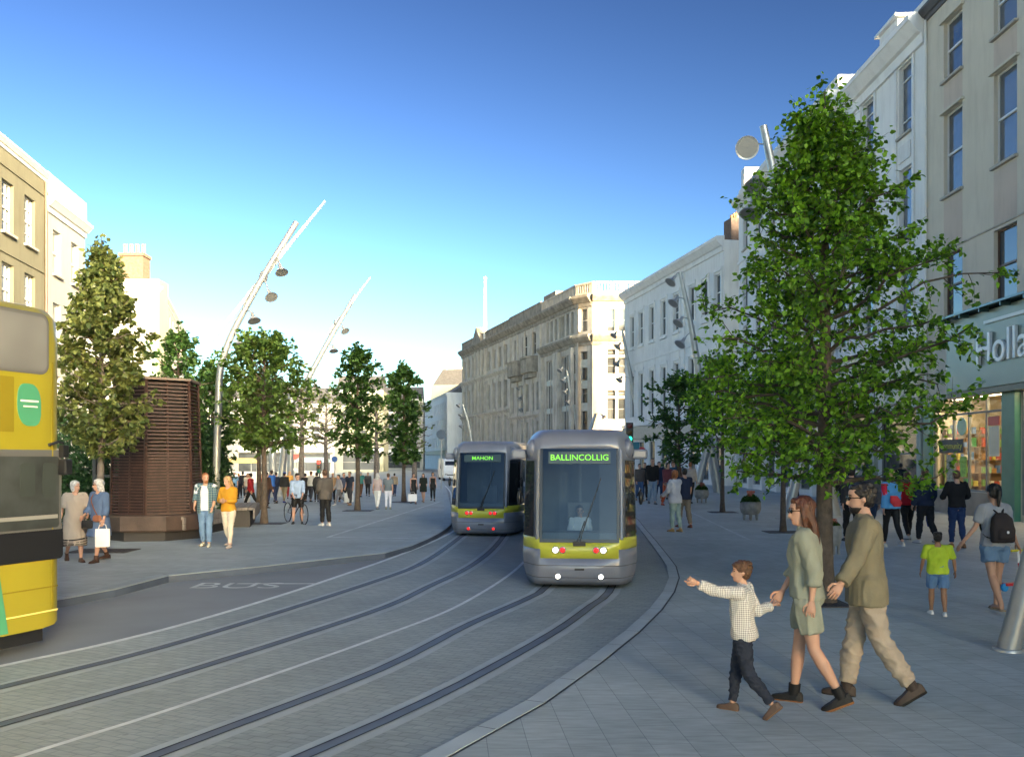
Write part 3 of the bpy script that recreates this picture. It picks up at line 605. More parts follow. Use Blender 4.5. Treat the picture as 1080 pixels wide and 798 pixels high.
# --- right side group
crowd([
 (712,560.5,497,-150,'woman in a white and grey jacket and mint trousers pointing ahead',('jacket',(.50,.52,.56),-.12),('trousers',(.32,.42,.38),.018),('bob','ginger'),(.42,.26,.10),True,dict(lod=1,legs=((3,3),(-5,8)),arms=(('fk',20,10,40),('fk',78,14,12)))),
 (722,556,494,-165,'man in a navy top and khaki trousers pointing beside the woman in mint trousers',('tee',navy,-.1),('trousers',(.20,.17,.13),.024),('short','dark'),(.18,.07,.05),False,dict(lod=1,legs=((14,4),(-8,14)),arms=(('fk',60,10,20),('fk',10,10,20)))),
 (688,531.5,484,4,'young man in a black sweater and light jeans walking towards the camera',('sweater',(.018,.018,.018),-.06),('trousers',(.26,.34,.42),.018),('short','brown'),(.12,.12,.13),False,dict(lod=1,legs=((8,4),(-8,16)))),
 (674.5,528,489,10,'man in a grey brown jacket and jeans at the edge of the tram',('jacket',(.12,.095,.08)),('trousers',jean,.02),('short','dark'),(.35,.2,.1),False,{}),
 (680,527,488,-10,'person in dark clothes behind the man in the black sweater',('jacket',black),('trousers',black,.02),('short','dark'),black,False,{}),
 (695,528,487,10,'person in navy beside the young man in the black sweater',('jacket',navy),('trousers',jeand,.02),('short','dark'),black,False,{}),
 (704,533.5,488,20,'woman in a maroon scarf and orange red trousers',('jacket',(.16,.05,.06)),('trousers',(.45,.08,.03),.024),('bob','dark'),(.45,.08,.03),True,{}),
 (709.5,527,487,30,'person in a blue denim jacket behind the pointing woman',('jacket',(.06,.13,.22)),('trousers',(.35,.28,.2),.02),('short','brown'),black,False,{}),
 (716,526,487.5,-30,'woman with brown hair behind the pointing couple',('jacket',(.22,.12,.08)),('trousers',jeand,.02),('long','brown'),black,True,{}),
 (728,531,487.5,150,'ginger haired man in a cream jumper with a black bag',('sweater',(.48,.42,.36)),('trousers',black,.02),('short','ginger'),black,False,{}),
 (666.5,525,490,0,'person in a brown coat just behind the corner of the front tram',('coat',(.15,.10,.07),-.2),('trousers',black,.02),('short','dark'),black,False,{}),
 (838,527,489,180,'person in a dark coat by the steel post beyond the planters',('coat',(.03,.03,.035),-.2),('trousers',black,.02),('short','dark'),black,False,{}),
 (884,533,491,175,'person in a purple grey jacket right of the lime tree trunk',('jacket',(.10,.09,.13)),('trousers',black,.02),('short','dark'),black,False,{}),
], RZ, 'people gathered right of the front tram')
# --- tram driver, seated behind the windscreen
dv = TRAM2_M @ Vector((0,1.55,.90))
person(0,0,0,-5,'tram driver in a white shirt seated behind the windscreen of the nearest tram', at=(dv.x,dv.y,dv.z-.40), h=1.42, top=('shirt',(.62,.62,.64)), bot=('trousers',navy,.02), hair=('short','dark'), legs=((88,88),(88,88)), seated=.45, arms=(('fk',40,12,40,5),('fk',40,12,40,5)), lod=1)
# =============================================================== GROUND
def coordmat(name, build):
    if name in MC: return MC[name]
    m, nt, b = newmat(name); build(nt, b, nt.nodes, nt.links); MC[name] = m; return m
def paving(name, c1, c2, mort, w, h, rot, off=.5, rough=.62, msize=.006, mbump=.4, fine=(.85,1.13)):
    def bd(nt, b, N, L):
        tc = N.new('ShaderNodeTexCoord'); mp = N.new('ShaderNodeMapping'); mp.inputs['Rotation'].default_value = (0,0,rot); L.new(tc.outputs['Object'], mp.inputs[0])
        br = N.new('ShaderNodeTexBrick'); br.offset = off; br.inputs['Scale'].default_value = 1; br.inputs['Brick Width'].default_value = w; br.inputs['Row Height'].default_value = h
        br.inputs['Mortar Size'].default_value = msize; br.inputs['Mortar Smooth'].default_value = .3; br.inputs['Bias'].default_value = 0
        br.inputs['Color1'].default_value = (*c1,1); br.inputs['Color2'].default_value = (*c2,1); br.inputs['Mortar'].default_value = (*mort,1)
        L.new(mp.outputs[0], br.inputs['Vector'])
        n = N.new('ShaderNodeTexNoise'); n.inputs['Scale'].default_value = .35; n.inputs['Detail'].default_value = 9; n.inputs['Roughness'].default_value = .65; L.new(tc.outputs['Object'], n.inputs['Vector'])
        r = N.new('ShaderNodeMapRange'); r.inputs['From Min'].default_value = .3; r.inputs['From Max'].default_value = .7; r.inputs['To Min'].default_value = fine[0]-.06; r.inputs['To Max'].default_value = fine[1]+.06; L.new(n.outputs['Fac'], r.inputs[0])
        mp2 = N.new('ShaderNodeMapping'); mp2.inputs['Scale'].default_value = (3,16,1); mp2.inputs['Rotation'].default_value = (0,0,rot); L.new(tc.outputs['Object'], mp2.inputs[0])
        n2 = N.new('ShaderNodeTexNoise'); n2.inputs['Scale'].default_value = 1.2; n2.inputs['Detail'].default_value = 6; L.new(mp2.outputs[0], n2.inputs['Vector'])
        r2 = N.new('ShaderNodeMapRange'); r2.inputs['From Min'].default_value = .3; r2.inputs['From Max'].default_value = .7; r2.inputs['To Min'].default_value = fine[0]; r2.inputs['To Max'].default_value = fine[1]; L.new(n2.outputs['Fac'], r2.inputs[0])
        q = N.new('ShaderNodeMath'); q.operation = 'MULTIPLY'; L.new(r.outputs[0], q.inputs[0]); L.new(r2.outputs[0], q.inputs[1])
        mx = N.new('ShaderNodeMix'); mx.data_type = 'RGBA'; mx.blend_type = 'MULTIPLY'; mx.inputs['Factor'].default_value = 1; L.new(br.outputs['Color'], mx.inputs[6]); L.new(q.outputs[0], mx.inputs[7])
        # dark spots of gum and grime
        v = N.new('ShaderNodeTexVoronoi'); v.inputs['Scale'].default_value = 1.1; L.new(tc.outputs['Object'], v.inputs['Vector'])
        vr = N.new('ShaderNodeMapRange'); vr.inputs['From Min'].default_value = .02; vr.inputs['From Max'].default_value = .035; vr.inputs['To Min'].default_value = .72; vr.inputs['To Max'].default_value = 1; L.new(v.outputs['Distance'], vr.inputs[0])
        m2 = N.new('ShaderNodeMix'); m2.data_type = 'RGBA'; m2.blend_type = 'MULTIPLY'; m2.inputs['Factor'].default_value = 1; L.new(mx.outputs[2], m2.inputs[6]); L.new(vr.outputs[0], m2.inputs[7])
        L.new(m2.outputs[2], b.inputs['Base Color'])
        rr = N.new('ShaderNodeMapRange'); rr.inputs['To Min'].default_value = rough-.12; rr.inputs['To Max'].default_value = rough+.15; L.new(n.outputs['Fac'], rr.inputs[0]); L.new(rr.outputs[0], b.inputs['Roughness'])
        ng = N.new('ShaderNodeTexNoise'); ng.inputs['Scale'].default_value = 90; ng.inputs['Detail'].default_value = 3; L.new(tc.outputs['Object'], ng.inputs['Vector'])
        bp0 = N.new('ShaderNodeBump'); bp0.inputs['Strength'].default_value = .12; bp0.inputs['Distance'].default_value = .01; L.new(ng.outputs['Fac'], bp0.inputs['Height'])
        bp = N.new('ShaderNodeBump'); bp.invert = True; bp.inputs['Strength'].default_value = mbump; bp.inputs['Distance'].default_value = .006; L.new(br.outputs['Fac'], bp.inputs['Height']); L.new(bp0.outputs['Normal'], bp.inputs['Normal']); L.new(bp.outputs['Normal'], b.inputs['Normal'])
    return coordmat(name, bd)
GR = (.150,.170,.190)
slab = paving('granite_slabs', (.385,.430,.435), (.435,.478,.483), (.22,.25,.26), .46, .312, R(90-4.4), off=.37, msize=.0035)
slabL = paving('granite_slabs_pale', (.305,.350,.370), (.355,.400,.420), (.23,.265,.28), .60, .30, R(3), off=.5, msize=.003)
sett = paving('granite_setts', (.300,.338,.345), (.335,.372,.380), (.25,.283,.292), .20, .10, R(26), off=.5, msize=.008, mbump=.7, rough=.7)
asph = mat('asphalt_bus_lane', (.245,.268,.300), .8, var=.14, scale=.5, bump=.5, bscale=160, spec=.3)
kerbm = mat('kerb_granite', (.44,.49,.515), .6, var=.12, scale=1.4, bump=.2, bscale=80)
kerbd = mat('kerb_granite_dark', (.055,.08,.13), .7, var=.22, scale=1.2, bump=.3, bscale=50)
paint = mat('road_paint', (.64,.68,.70), .65, var=.12, scale=5)
paintf = mat('road_paint_worn', (.52,.56,.58), .65, var=.25, scale=4)
conc = mat('rail_concrete', (.40,.445,.47), .65, var=.10, scale=2, bump=.15, bscale=60)
railm = mat('rail_groove', (.15,.175,.22), .6, metal=.1, var=.15, scale=3)
slot = mat('rail_slot', (.018,.022,.03), .6, var=0)
def sheet(name, left, right, z, m, kind='structure'):
    v = [(p.x,p.y,z) for p in left]+[(p.x,p.y,z) for p in right]; n = len(left); g = MB()
    assert len(right) == n
    g.add(v, [(i, n+i, n+i+1, i+1) for i in range(n-1)]); o = g.build(name, m, fix=False)
    return tag(o, kind=kind)
def offset(c, d):
    out = []
    for i, p in enumerate(c):
        t = c[min(i+1,len(c)-1)]-c[max(i-1,0)]; t.z = 0; t.normalize(); out.append(p+Vector((t.y,-t.x,0))*d)
    return out
def resample(c, n):
    L = [0]
    for a, b in zip(c, c[1:]): L.append(L[-1]+(b-a).length)
    out = []; j = 0
    for i in range(n):
        s = L[-1]*i/(n-1)
        while j < len(L)-2 and L[j+1] < s: j += 1
        t = (s-L[j])/max(1e-6, L[j+1]-L[j]); out.append(c[j].lerp(c[j+1], min(1,t)))
    return out
V2 = lambda x, y: Vector((x, y, 0))
kL = catmull([V2(-24,-22),V2(-17,-6),V2(-10.9,4)]+[G(*p) for p in ((67,640),(167,615.5),(259,605.5),(345,595.5),(423,584.5),(473,559.5),(476,545),(474,530),(470,515),(466,508))]+[V2(-9.8,104),V2(-14,135),V2(-31,200),V2(-60,260)])
kR = catmull([V2(-12,-24),V2(-7.5,-9),V2(-3.2,1.4)]+[G(*p) for p in ((448,798),(548,745),(603.7,708),(659,667),(696,630),(705.6,604),(692.6,582),(676,560))]+[V2(4.6,35),V2(4.7,50),V2(3.6,66),V2(1,90),V2(-2.5,112),V2(-8,140),V2(-23,200),V2(-50,270)])
ground = MB(); ground.add([(-3000,-800,-.16),(3000,-800,-.16),(3000,6000,-.16),(-3000,6000,-.16)], [(0,1,2,3)]); tag(ground.build('ground', mat('ground_far',(.26,.27,.28),.9,scale=.1)), kind='structure')
n = 180; a, b_ = resample(kL, n), resample(kR, n)
sheet('road', a, b_, 0, asph)
# pavements
def pave(name, c, side, zz, m, far):
    out = [V2(side*far, p.y) for p in c]
    o = sheet(name, out, c, zz, m) if side < 0 else sheet(name, c, out, zz, m); return o
pave('pavement', a, -1, .12, slabL, 90); pave('pavement', b_, 1, .015, slab, 90)
def strip(name, c, d0, d1, z, m, kind='structure', thick=0):
    return sheet(name, offset(c, d0), offset(c, d1), z, m, kind)
# left raised kerb: face and top
g = MB(); k0 = a; k1 = offset(a, -.28); nn = len(k0)
g.add([(p.x,p.y,-.02) for p in k0]+[(p.x,p.y,.112) for p in offset(a,-.004)]+[(p.x,p.y,.127) for p in offset(a,-.02)]+[(p.x,p.y,.127) for p in k1]+[(p.x,p.y,.10) for p in k1], [(i+q*nn, i+1+q*nn, i+1+(q+1)*nn, i+(q+1)*nn) for i in range(nn-1) for q in range(4)], 0)
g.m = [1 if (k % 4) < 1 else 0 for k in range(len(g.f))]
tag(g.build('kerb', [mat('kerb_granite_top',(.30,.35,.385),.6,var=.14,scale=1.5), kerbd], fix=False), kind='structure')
# right kerb: pale flush strip with dark channel on its pavement side
g = MB(); k = b_; rows = [(k, .002), (k, .024), (offset(k,.17), .024), (offset(k,.17), .014)]
g.add([(p.x,p.y,zz) for c, zz in rows for p in c], [(i+q*nn, i+(q+1)*nn, i+1+(q+1)*nn, i+1+q*nn) for i in range(nn-1) for q in range(3)]); tag(g.build('kerb', kerbm, fix=False), kind='structure')
jt = MB(); acc = 0
for cc, d0, d1, zz in ((b_, .0, .17, .0265), (a, .0, -.28, .1295)):
    acc = 0
    for i in range(1, len(cc)-1):
        L_ = (cc[i+1]-cc[i]).length; k = 0
        if cc[i].y > 45 or cc[i].y < 2: continue
        tt = (cc[i+1]-cc[i]).normalized(); nn_ = Vector((tt.y,-tt.x,0))
        for s_ in (0, .5):
            p = cc[i].lerp(cc[i+1], s_); q0, q1 = p+nn_*d0, p+nn_*d1; w_ = tt*.005
            jt.add([(*(q0-w_).xy,zz),(*(q0+w_).xy,zz),(*(q1+w_).xy,zz),(*(q1-w_).xy,zz)], [(0,1,2,3)])
tag(jt.build('kerb_joints', mat('joint_dark',(.07,.08,.09),.8,var=0), fix=False), kind='structure')
strip('drainage_channel', b_, .172, .197, .0195, slot)
# tram track bed between the white line and the right kerb
wl = catmull([V2(-14.5,-7.5),V2(-10.0,.7)]+[G(*p) for p in ((0,703),(100,682),(200,657),(300,627),(360,607),(420,586))]+[V2(-2.05,24)+V2(.1,0), V2(-1.75,27.5), V2(-2.1,33), V2(-3.0,43), V2(-4.8,64), V2(-9.5,104)])
wl = resample(wl, n)
bb = [p for p in b_ if p.y < 104]; bb = resample(bb, n)
sheet('tram_track_bed', wl, bb, .004, sett)
strip('white_line', wl, -.06, .04, .009, paint)
def ext(pts, back): 
    p = [G(*q) for q in pts]; d = (p[0]-p[1]).normalized(); return [p[0]+d*(back*q/6) for q in (6,5,4,3,2,1)]+p
E = [V2(-.4,33),V2(-.2,45),V2(-1.3,64),V2(-4.4,90),V2(-8,112),V2(-14,138)]
def railc(pts, back, extn): return resample(catmull(ext(pts, back)+extn), 220)
sh = lambda pts, d: [p+V2(d,0) for p in pts]
t1l = railc([(0,726),(200,675),(400,612),(450,591.5),(487.6,565)], 14, sh(E,-.6)); t1r = railc([(0,765.5),(200,708),(400,643),(450,620),(500,595),(527.7,570)], 14, sh(E,.5))
E2 = [V2(1.25,19),V2(2.5,30),V2(2.7,45),V2(1.5,64),V2(-1.4,90),V2(-5,112),V2(-11,138)]
t2l = railc([(163,798),(400,707),(492.6,660),(555.6,632),(576,619)], 14, E2); t2r = railc([(333,793),(400,763.7),(492.6,719),(585,667),(622,640.5),(644,621.5)], 14, sh(E2,1.1))
for c in (t1l,t1r,t2l,t2r):
    strip('rail_surround', c, -.175, .175, .008, conc); strip('rail', c, -.062, .062, .012, railm)
    strip('rail_slot', c, -.070, -.052, .016, slot); strip('rail_slot', c, .052, .070, .016, slot)
cl = resample(catmull(ext([(22,798),(200,741.5),(400,672),(492.6,634),(552,593)], 14)+[V2(.75,25),V2(1.15,34),V2(1.2,48)]), 160)
strip('centre_line', cl, -.032, .032, .009, paint)
# thin markings
def line(pts, w, zz, m, z0=0):
    c = resample([G(x,y,z0) for x,y in pts], 30); strip('paving_line', c, -w/2, w/2, zz, m)
line([(250,615.3),(333,615.3)], .09, .0045, paintf)
for pts in ([(345.5,566.4),(444,567.6)], [(345.5,566.4),(463.5,529)]): line(pts, .10, .1245, paintf, .12)
for pts in ([(682,568),(790,569)], [(697,526),(733,542),(790,569)]): line(pts, .09, .0195, paintf, .015)
# BUS lettering on the asphalt
p0 = G(250,617.4); me = text_mesh('BUS', 1.0, extrude=0, font_scale=(.92,.9), bold=.0)
me.transform(Matrix.Translation((p0.x+.0, p0.y-.02, .0055))); me.materials.append(paintf); tag(link('bus_lane_lettering', me), kind='structure')
# =============================================================== BUILDINGS
stucco_beige = mat('stucco_beige', (.60,.56,.47), .85, var=.05, scale=.6, bump=.3, bscale=14, stain=.22, spec=.2)
spandrel = mat('stucco_spandrel', (.55,.47,.40), .85, var=.05, scale=.6, bump=.25, bscale=14, stain=.25, spec=.2)
stucco_white = mat('stucco_white', (.78,.79,.78), .8, var=.05, scale=.5, bump=.2, bscale=14, stain=.2, spec=.2)
stucco_pale = mat('stucco_pale_grey', (.72,.735,.73), .8, var=.06, scale=.5, bump=.2, bscale=12, stain=.26, spec=.2)
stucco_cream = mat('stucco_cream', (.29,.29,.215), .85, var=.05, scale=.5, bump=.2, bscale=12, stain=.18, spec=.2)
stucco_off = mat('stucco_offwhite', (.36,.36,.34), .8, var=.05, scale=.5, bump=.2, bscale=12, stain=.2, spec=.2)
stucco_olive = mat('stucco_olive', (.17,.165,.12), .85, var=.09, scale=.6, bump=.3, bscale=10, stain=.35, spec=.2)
stone = mat('limestone', (.50,.465,.41), .85, var=.16, scale=.8, bump=.5, bscale=6, stain=.6, spec=.2)
stone_dk = mat('limestone_weathered', (.29,.265,.225), .9, var=.3, scale=1.2, bump=.5, bscale=6, stain=.6, spec=.2)
trimw = mat('trim_white', (.70,.71,.70), .6, var=.05, stain=.12)
framew = mat('window_frame_white', (.72,.73,.72), .45, var=.03)
frameb = mat('window_frame_brown', (.12,.065,.04), .5, var=.1)
frameg = mat('window_frame_grey', (.20,.21,.21), .5, var=.05)
slate = mat('roof_slate', (.09,.092,.10), .75, var=.25, scale=2, bump=.4, bscale=8)
brick_dk = mat('chimney_brick', (.16,.11,.085), .9, var=.3, scale=5, bump=.4, bscale=20)
potm = mat('chimney_pot_clay', (.50,.30,.15), .8, var=.2)
sillm = mat('sill_stone', (.42,.39,.34), .8, var=.1, stain=.2)
pane_dark = pane_mat('window_pane_dark', (.022,.026,.030)); pane_blue = pane_mat('window_pane_net', (.045,.052,.06))
WM = {}
def window_meshes(w, h, style):
    key = (round(w,2), round(h,2), style)
    if key in WM: return WM[key]
    g = MB(); b = .06; fm = {'sash':framew,'grid':framew,'brown':frameb,'plain':framew,'dark':frameg,'triple':framew,'transom':framew}[style]
    g.box(-w/2, -w/2+b, -.05, .04, 0, h); g.box(w/2-b, w/2, -.05, .04, 0, h); g.box(-w/2+b, w/2-b, -.05, .04, 0, b*1.2); g.box(-w/2+b, w/2-b, -.05, .04, h-b, h)
    iw = w/2-b
    if style in ('sash','brown','plain','dark'): g.box(-iw, iw, -.07, .03, h*.5-.04, h*.5+.04)
    if style == 'triple': g.box(-iw, iw, -.06, .03, h*.2, h*.2+.05); g.box(-iw, iw, -.06, .03, h*.78, h*.78+.05)
    if style == 'transom':
        g.box(-iw, iw, -.08, .03, h*.74, h*.74+.14); g.box(-.07, .07, -.078, .03, b, h*.74); g.box(-.07, .07, -.078, .03, h*.74+.14, h-b)
    if style == 'grid':
        g.box(-iw, iw, -.07, .03, h*.5-.035, h*.5+.035)
        for q in (.25,.75): g.box(-iw, iw, -.045, .02, h*q-.013, h*q+.013)
        for q in (-.17,.17): g.box(w*q-.013, w*q+.013, -.043, .018, b, h-b)
    f = g.mesh('window', fm); p = MB(); p.box(-iw-.01, iw+.01, .0, .012, b*.8, h-b*.6); pm = p.mesh('pane', pane_blue if style in ('sash','grid','triple') else pane_dark)
    s = MB(); s.box(-w/2-.08, w/2+.08, -.34, -.02, -.10, .0); sm = s.mesh('sill', sillm)
    WM[key] = (f, pm, sm); return WM[key]
def add_window(root, u, z, w, h, style, t, sill=True):
    f, p, s = window_meshes(w, h, style); o = link('window', f, root); o.location = (u, t-.06, z); link('pane', p, o)
    if sill: q = link('sill', s, o)
    return o
def facade(g, L, z0, z1, ops, t=.26, mi=0):
    us = sorted(set([0, L]+[o[i] for o in ops for i in (0,1)])); zs = sorted(set([z0, z1]+[o[i] for o in ops for i in (2,3)]))
    for i in range(len(us)-1):
        for j in range(len(zs)-1):
            um, zm = (us[i]+us[i+1])/2, (zs[j]+zs[j+1])/2
            if any(o[0] < um < o[1] and o[2] < zm < o[3] for o in ops): continue
            g.add([(us[i],0,zs[j]),(us[i+1],0,zs[j]),(us[i+1],0,zs[j+1]),(us[i],0,zs[j+1])], [(0,1,2,3)], mi)
    for o in ops:
        a, b, c, d = o[:4]
        g.add([(a,0,c),(b,0,c),(b,0,d),(a,0,d),(a,t,c),(b,t,c),(b,t,d),(a,t,d)], [(0,1,5,4),(1,2,6,5),(2,3,7,6),(3,0,4,7)], mi)
class Bld:
    def __init__(s, name, label, cat, p0, p1, depth, h, wall, ops, group=None, roof='flat', t=.26, sills=True, z0=0, trimm=None, extra_side=None):
        s.p0 = Vector((p0[0],p0[1],0)); s.p1 = Vector((p1[0],p1[1],0)); d = s.p1-s.p0; s.L = d.length; s.h = h; s.depth = depth; s.wall = wall; s.trimm = trimm or wall
        s.root = thing(name, label, cat, s.p0, math.atan2(d.y, d.x), group); s.rz = math.atan2(d.y, d.x)
        g = MB(); L = s.L; facade(g, L, z0, h, ops, t)
        D = depth
        g.add([(0,0,z0),(0,0,h),(0,D,h),(0,D,z0)], [(0,1,2,3)]); g.add([(L,0,z0),(L,D,z0),(L,D,h),(L,0,h)], [(0,1,2,3)]); g.add([(0,D,z0),(0,D,h),(L,D,h),(L,D,z0)], [(0,1,2,3)])
        g.build('wall', wall, s.root, fix=False)
        rf = MB()
        if roof == 'flat': rf.box(.02, L-.02, .02, D-.02, h-.5, h-.3)
        elif roof == 'pitch':
            rf.add([(0.1,.5,h-.2),(L-.1,.5,h-.2),(L-.1,D*.5,h+D*.28),(.1,D*.5,h+D*.28),(L-.1,D-.1,h-.2),(.1,D-.1,h-.2)], [(0,1,2,3),(3,2,4,5),(0,3,5),(1,4,2),(0,5,4,1)])
        rf.build('roof', slate, s.root)
        for o in ops:
            if len(o) > 4 and o[4]: add_window(s.root, (o[0]+o[1])/2, o[2], o[1]-o[0], o[3]-o[2], o[4], t, sills and (len(o) < 6 or o[5]))
    def u(s, px):
        k = (px-CX)/F; d = (s.p1-s.p0).normalized(); # p0+u*d = Y*(k,1)
        return (k*s.p0.y-s.p0.x)/(d.x-k*d.y)
    def band(s, name, u0, u1, z0, z1, proud, m, back=.03, y0=None):
        g = MB(); g.box(u0, u1, -proud, back, z0, z1); return g.build(name, m, s.root)
    def cornice(s, z, size, m, u0=0, u1=None, name='cornice'):
        u1 = s.L if u1 is None else u1; g = MB()
        prof = [(.03,-.9),(-.12,-.9),(-.16,-.55),(-.30,-.5),(-.62,-.12),(-.66,-.1),(-.66,.12),(-.6,.18),(.03,.22)]
        vs = [(u0-.0, y*size, z+zz*size) for y, zz in prof]+[(u1, y*size, z+zz*size) for y, zz in prof]; n = len(prof)
        g.add(vs, [tuple(range(n)), tuple(range(2*n-1,n-1,-1))]+[(i,i+n,(i+1)%n+n,(i+1)%n) for i in range(n)]); return g.build(name, m, s.root)
def uat(p0, p1, px):
    p0 = Vector((p0[0],p0[1],0)); p1 = Vector((p1[0],p1[1],0)); d = (p1-p0).normalized(); k = (px-CX)/F
    u = (k*p0.y-p0.x)/(d.x-k*d.y); return u, (p0+d*u).y
def zat(Y, py): return CH-(py-HY)/F*Y
# ---- B1 beige four storey building with the green shop front
p0, p1 = (17.8,36.7), (17.8,23.0); ops = []
U = lambda Y: 36.7-Y
for yc, w in ((34.45,1.45),(30.8,1.45),(27.15,1.45),(24.2,1.1)):
    u = U(yc)
    ops += [(u-w/2,u+w/2,17.7,20.1,'sash'), (u-w/2,u+w/2,12.95,16.35,'sash'), (u-w/2,u+w/2,7.95,10.6,'brown',False)]
ops += [(.7, 6.0, .95, 4.62, None), (6.9, 12.6, .25, 4.62, None)]
b1 = Bld('shop_building', 'tall beige rendered building at the right edge above the grey green shop front', 'building', p0, p1, 11, 21.6, stucco_beige, ops, roof='pitch')
for yc, w in ((34.45,1.45),(30.8,1.45),(27.15,1.45)):
    u = U(yc)
    b1.band('spandrel', u-w/2, u+w/2, 16.45, 17.55, .004, spandrel); b1.band('spandrel', u-w/2, u+w/2, 10.7, 12.8, .004, spandrel)
    for z in (20.1,16.35): b1.band('window_hood', u-w/2-.15, u+w/2+.15, z+.02, z+.12, .14, stucco_beige)
b1.band('string_course', 0, b1.L, 10.72, 10.78, .05, sillm) ; b1.cornice(21.4, .5, slate)
g = MB(); g.tube([(.12,-.08,0),(.12,-.08,21)], .05, 8); g.build('drainpipe', stucco_white, b1.root)
green = mat('shop_green_panel', (.20,.245,.205), .35, var=.10, scale=.5, spec=.6); greend = mat('shop_green_dark', (.055,.20,.15), .35, var=.08)
f0 = MB(); f0.box(U(33.9), b1.L, -.55, .02, 4.80, 7.60); fas = f0.build('shop_fascia', green, b1.root, bevel=.02)
f0 = MB(); f0.box(U(33.9)-.1, b1.L, -.95, .0, 7.66, 7.74)
for q in range(8): f0.box(U(33.6)+q*1.35, U(33.6)+q*1.35+.05, -.92, -.56, 7.52, 7.655)
f0.build('canopy', mat('canopy_glass_green',(.05,.09,.09),.15,var=0), b1.root)
f0 = MB(); f0.box(U(34.2), b1.L, -.50, .01, 4.58, 4.79); f0.build('soffit', mat('soffit_bronze',(.10,.085,.05),.4), b1.root)
f0 = MB(); f0.box(U(31.1), b1.L, -.62, -.552, 7.1, 7.22); f0.build('lamp_strip', mat('lamp_strip_metal',(.6,.62,.6),.35,var=0), fas)
lm = mat('letter_white', (.86,.86,.84), .35, var=0); lmd = mat('letter_side', (.30,.31,.30), .4, var=0)
M = Matrix.Translation((U(31.62), -.62, 6.15)) @ Matrix.Rotation(R(90), 4, 'X')
place_text('lettering', 'Holland', 1.62, M, lm, fas, extrude=.055, font_scale=(.95,1.0), align='LEFT')
# column and stall riser
b1.band('pilaster', 6.05, 6.85, 0, 4.57, .22, greend); b1.band('pilaster', .05, .65, 0, 4.57, .15, greend)
b1.band('stall_riser', .7, 6.0, 0, .93, .06, mat('riser_stone',(.30,.25,.20),.6,var=.15,scale=2))
g = MB()
for uu in (.7,2.2,3.35,4.6,5.9): g.box(uu, uu+.07, .02, .12, .95, 4.6)
g.box(.7,5.97,.02,.12,.95,1.03); g.box(.7,5.97,.02,.12,3.95,4.02); g.build('shop_window_frame', frameg, b1.root); g = MB()
for uu in (6.9,8.4,9.9,12.5): g.box(uu, uu+.08, .02, .12, .25, 4.6)
g.build('shop_window_frame', frameg, b1.root)
g = MB(); g.add([(.72,.06,1),(5.98,.06,1),(5.98,.06,4.6),(.72,.06,4.6)], [(0,1,2,3)]); g.build('shop_window_glass', glass('shop_glass',(.84,.88,.84),.0), b1.root, fix=False)
g = MB(); g.add([(6.95,.06,.25),(12.55,.06,.25),(12.55,.06,4.6),(6.95,.06,4.6)], [(0,1,2,3)]); g.build('shop_window_glass', MC['shop_glass'], b1.root, fix=False)
# lit interior of the shop
intm = mat('shop_interior_wall', (.42,.36,.26), .8, var=.1)
g = MB(); g.box(.3,13,3.4,3.5,0,4.9); g.box(.3,13,.3,3.4,-.02,.03); g.box(.25,.3,.3,3.45,0,4.9); g.box(13,13.05,.3,3.45,0,4.9); g.box(.3,13,.3,3.4,4.75,4.9); g.build('shop_interior', intm, b1.root)
lit = emit('shop_ceiling_light', (1,.76,.46), 14)
for q in range(6):
    g = MB(); g.box(1+q*2.1, 2.6+q*2.1, .45, .85, 4.66, 4.72); g.build('ceiling_light', lit, b1.root)
# display shelves
cols = [(.55,.12,.08),(.65,.55,.12),(.10,.32,.14),(.70,.66,.56),(.12,.22,.45),(.45,.25,.10),(.25,.45,.12)]
def shelf_unit(u0, yy, w, label, rot=0):
    M = b1.root.matrix_basis if False else Matrix.Translation(b1.p0) @ Matrix.Rotation(b1.rz,4,'Z'); loc = M @ Vector((u0,yy,.04))
    t = thing('display_shelf', label, 'shelf', loc, b1.rz+rot, 'lit shelves inside the shop window'); g = MB()
    for q in range(6): g.box(0,w,.12,.4,.45+q*.55,.48+q*.55)
    g.box(-.03,0,.1,.4,0,3.4); g.box(w,w+.03,.1,.4,0,3.4); g.box(0,w,.40,.42,0,3.4); g.build('shelf_frame', mat('shelf_wood',(.33,.22,.12),.6), t)
    g = MB(); 
    for q in range(6):
        x = .05
        while x < w-.2:
            ww = rnd.uniform(.10,.2); hh = rnd.uniform(.18,.40); g.box(x, x+ww, .10, .3, .481+q*.55, .481+q*.55+hh, rnd.randrange(7)); x += ww+rnd.uniform(.02,.08)
    g.build('products', [mat('product_%d'%i, c, .4, var=0) for i, c in enumerate(cols)], t)
shelf_unit(.80,.55,1.35,'shelf of tubs against the left side wall inside the shop, next to the glass',R(90)); shelf_unit(.80,2.0,1.35,'shelf of tubs at the back of the left side wall inside the shop',R(90)); shelf_unit(1.6,2.6,1.4,'left lit shelf of bottles and tubs behind the shop glass'); shelf_unit(3.1,2.6,2.0,'wide lit shelf of tubs behind the middle of the shop glass'); shelf_unit(6.9,1.6,1.9,'lit shelf of goods just right of the green pilaster'); shelf_unit(9.6,1.6,2.4,'shelf of goods deep at the right edge of the shop')
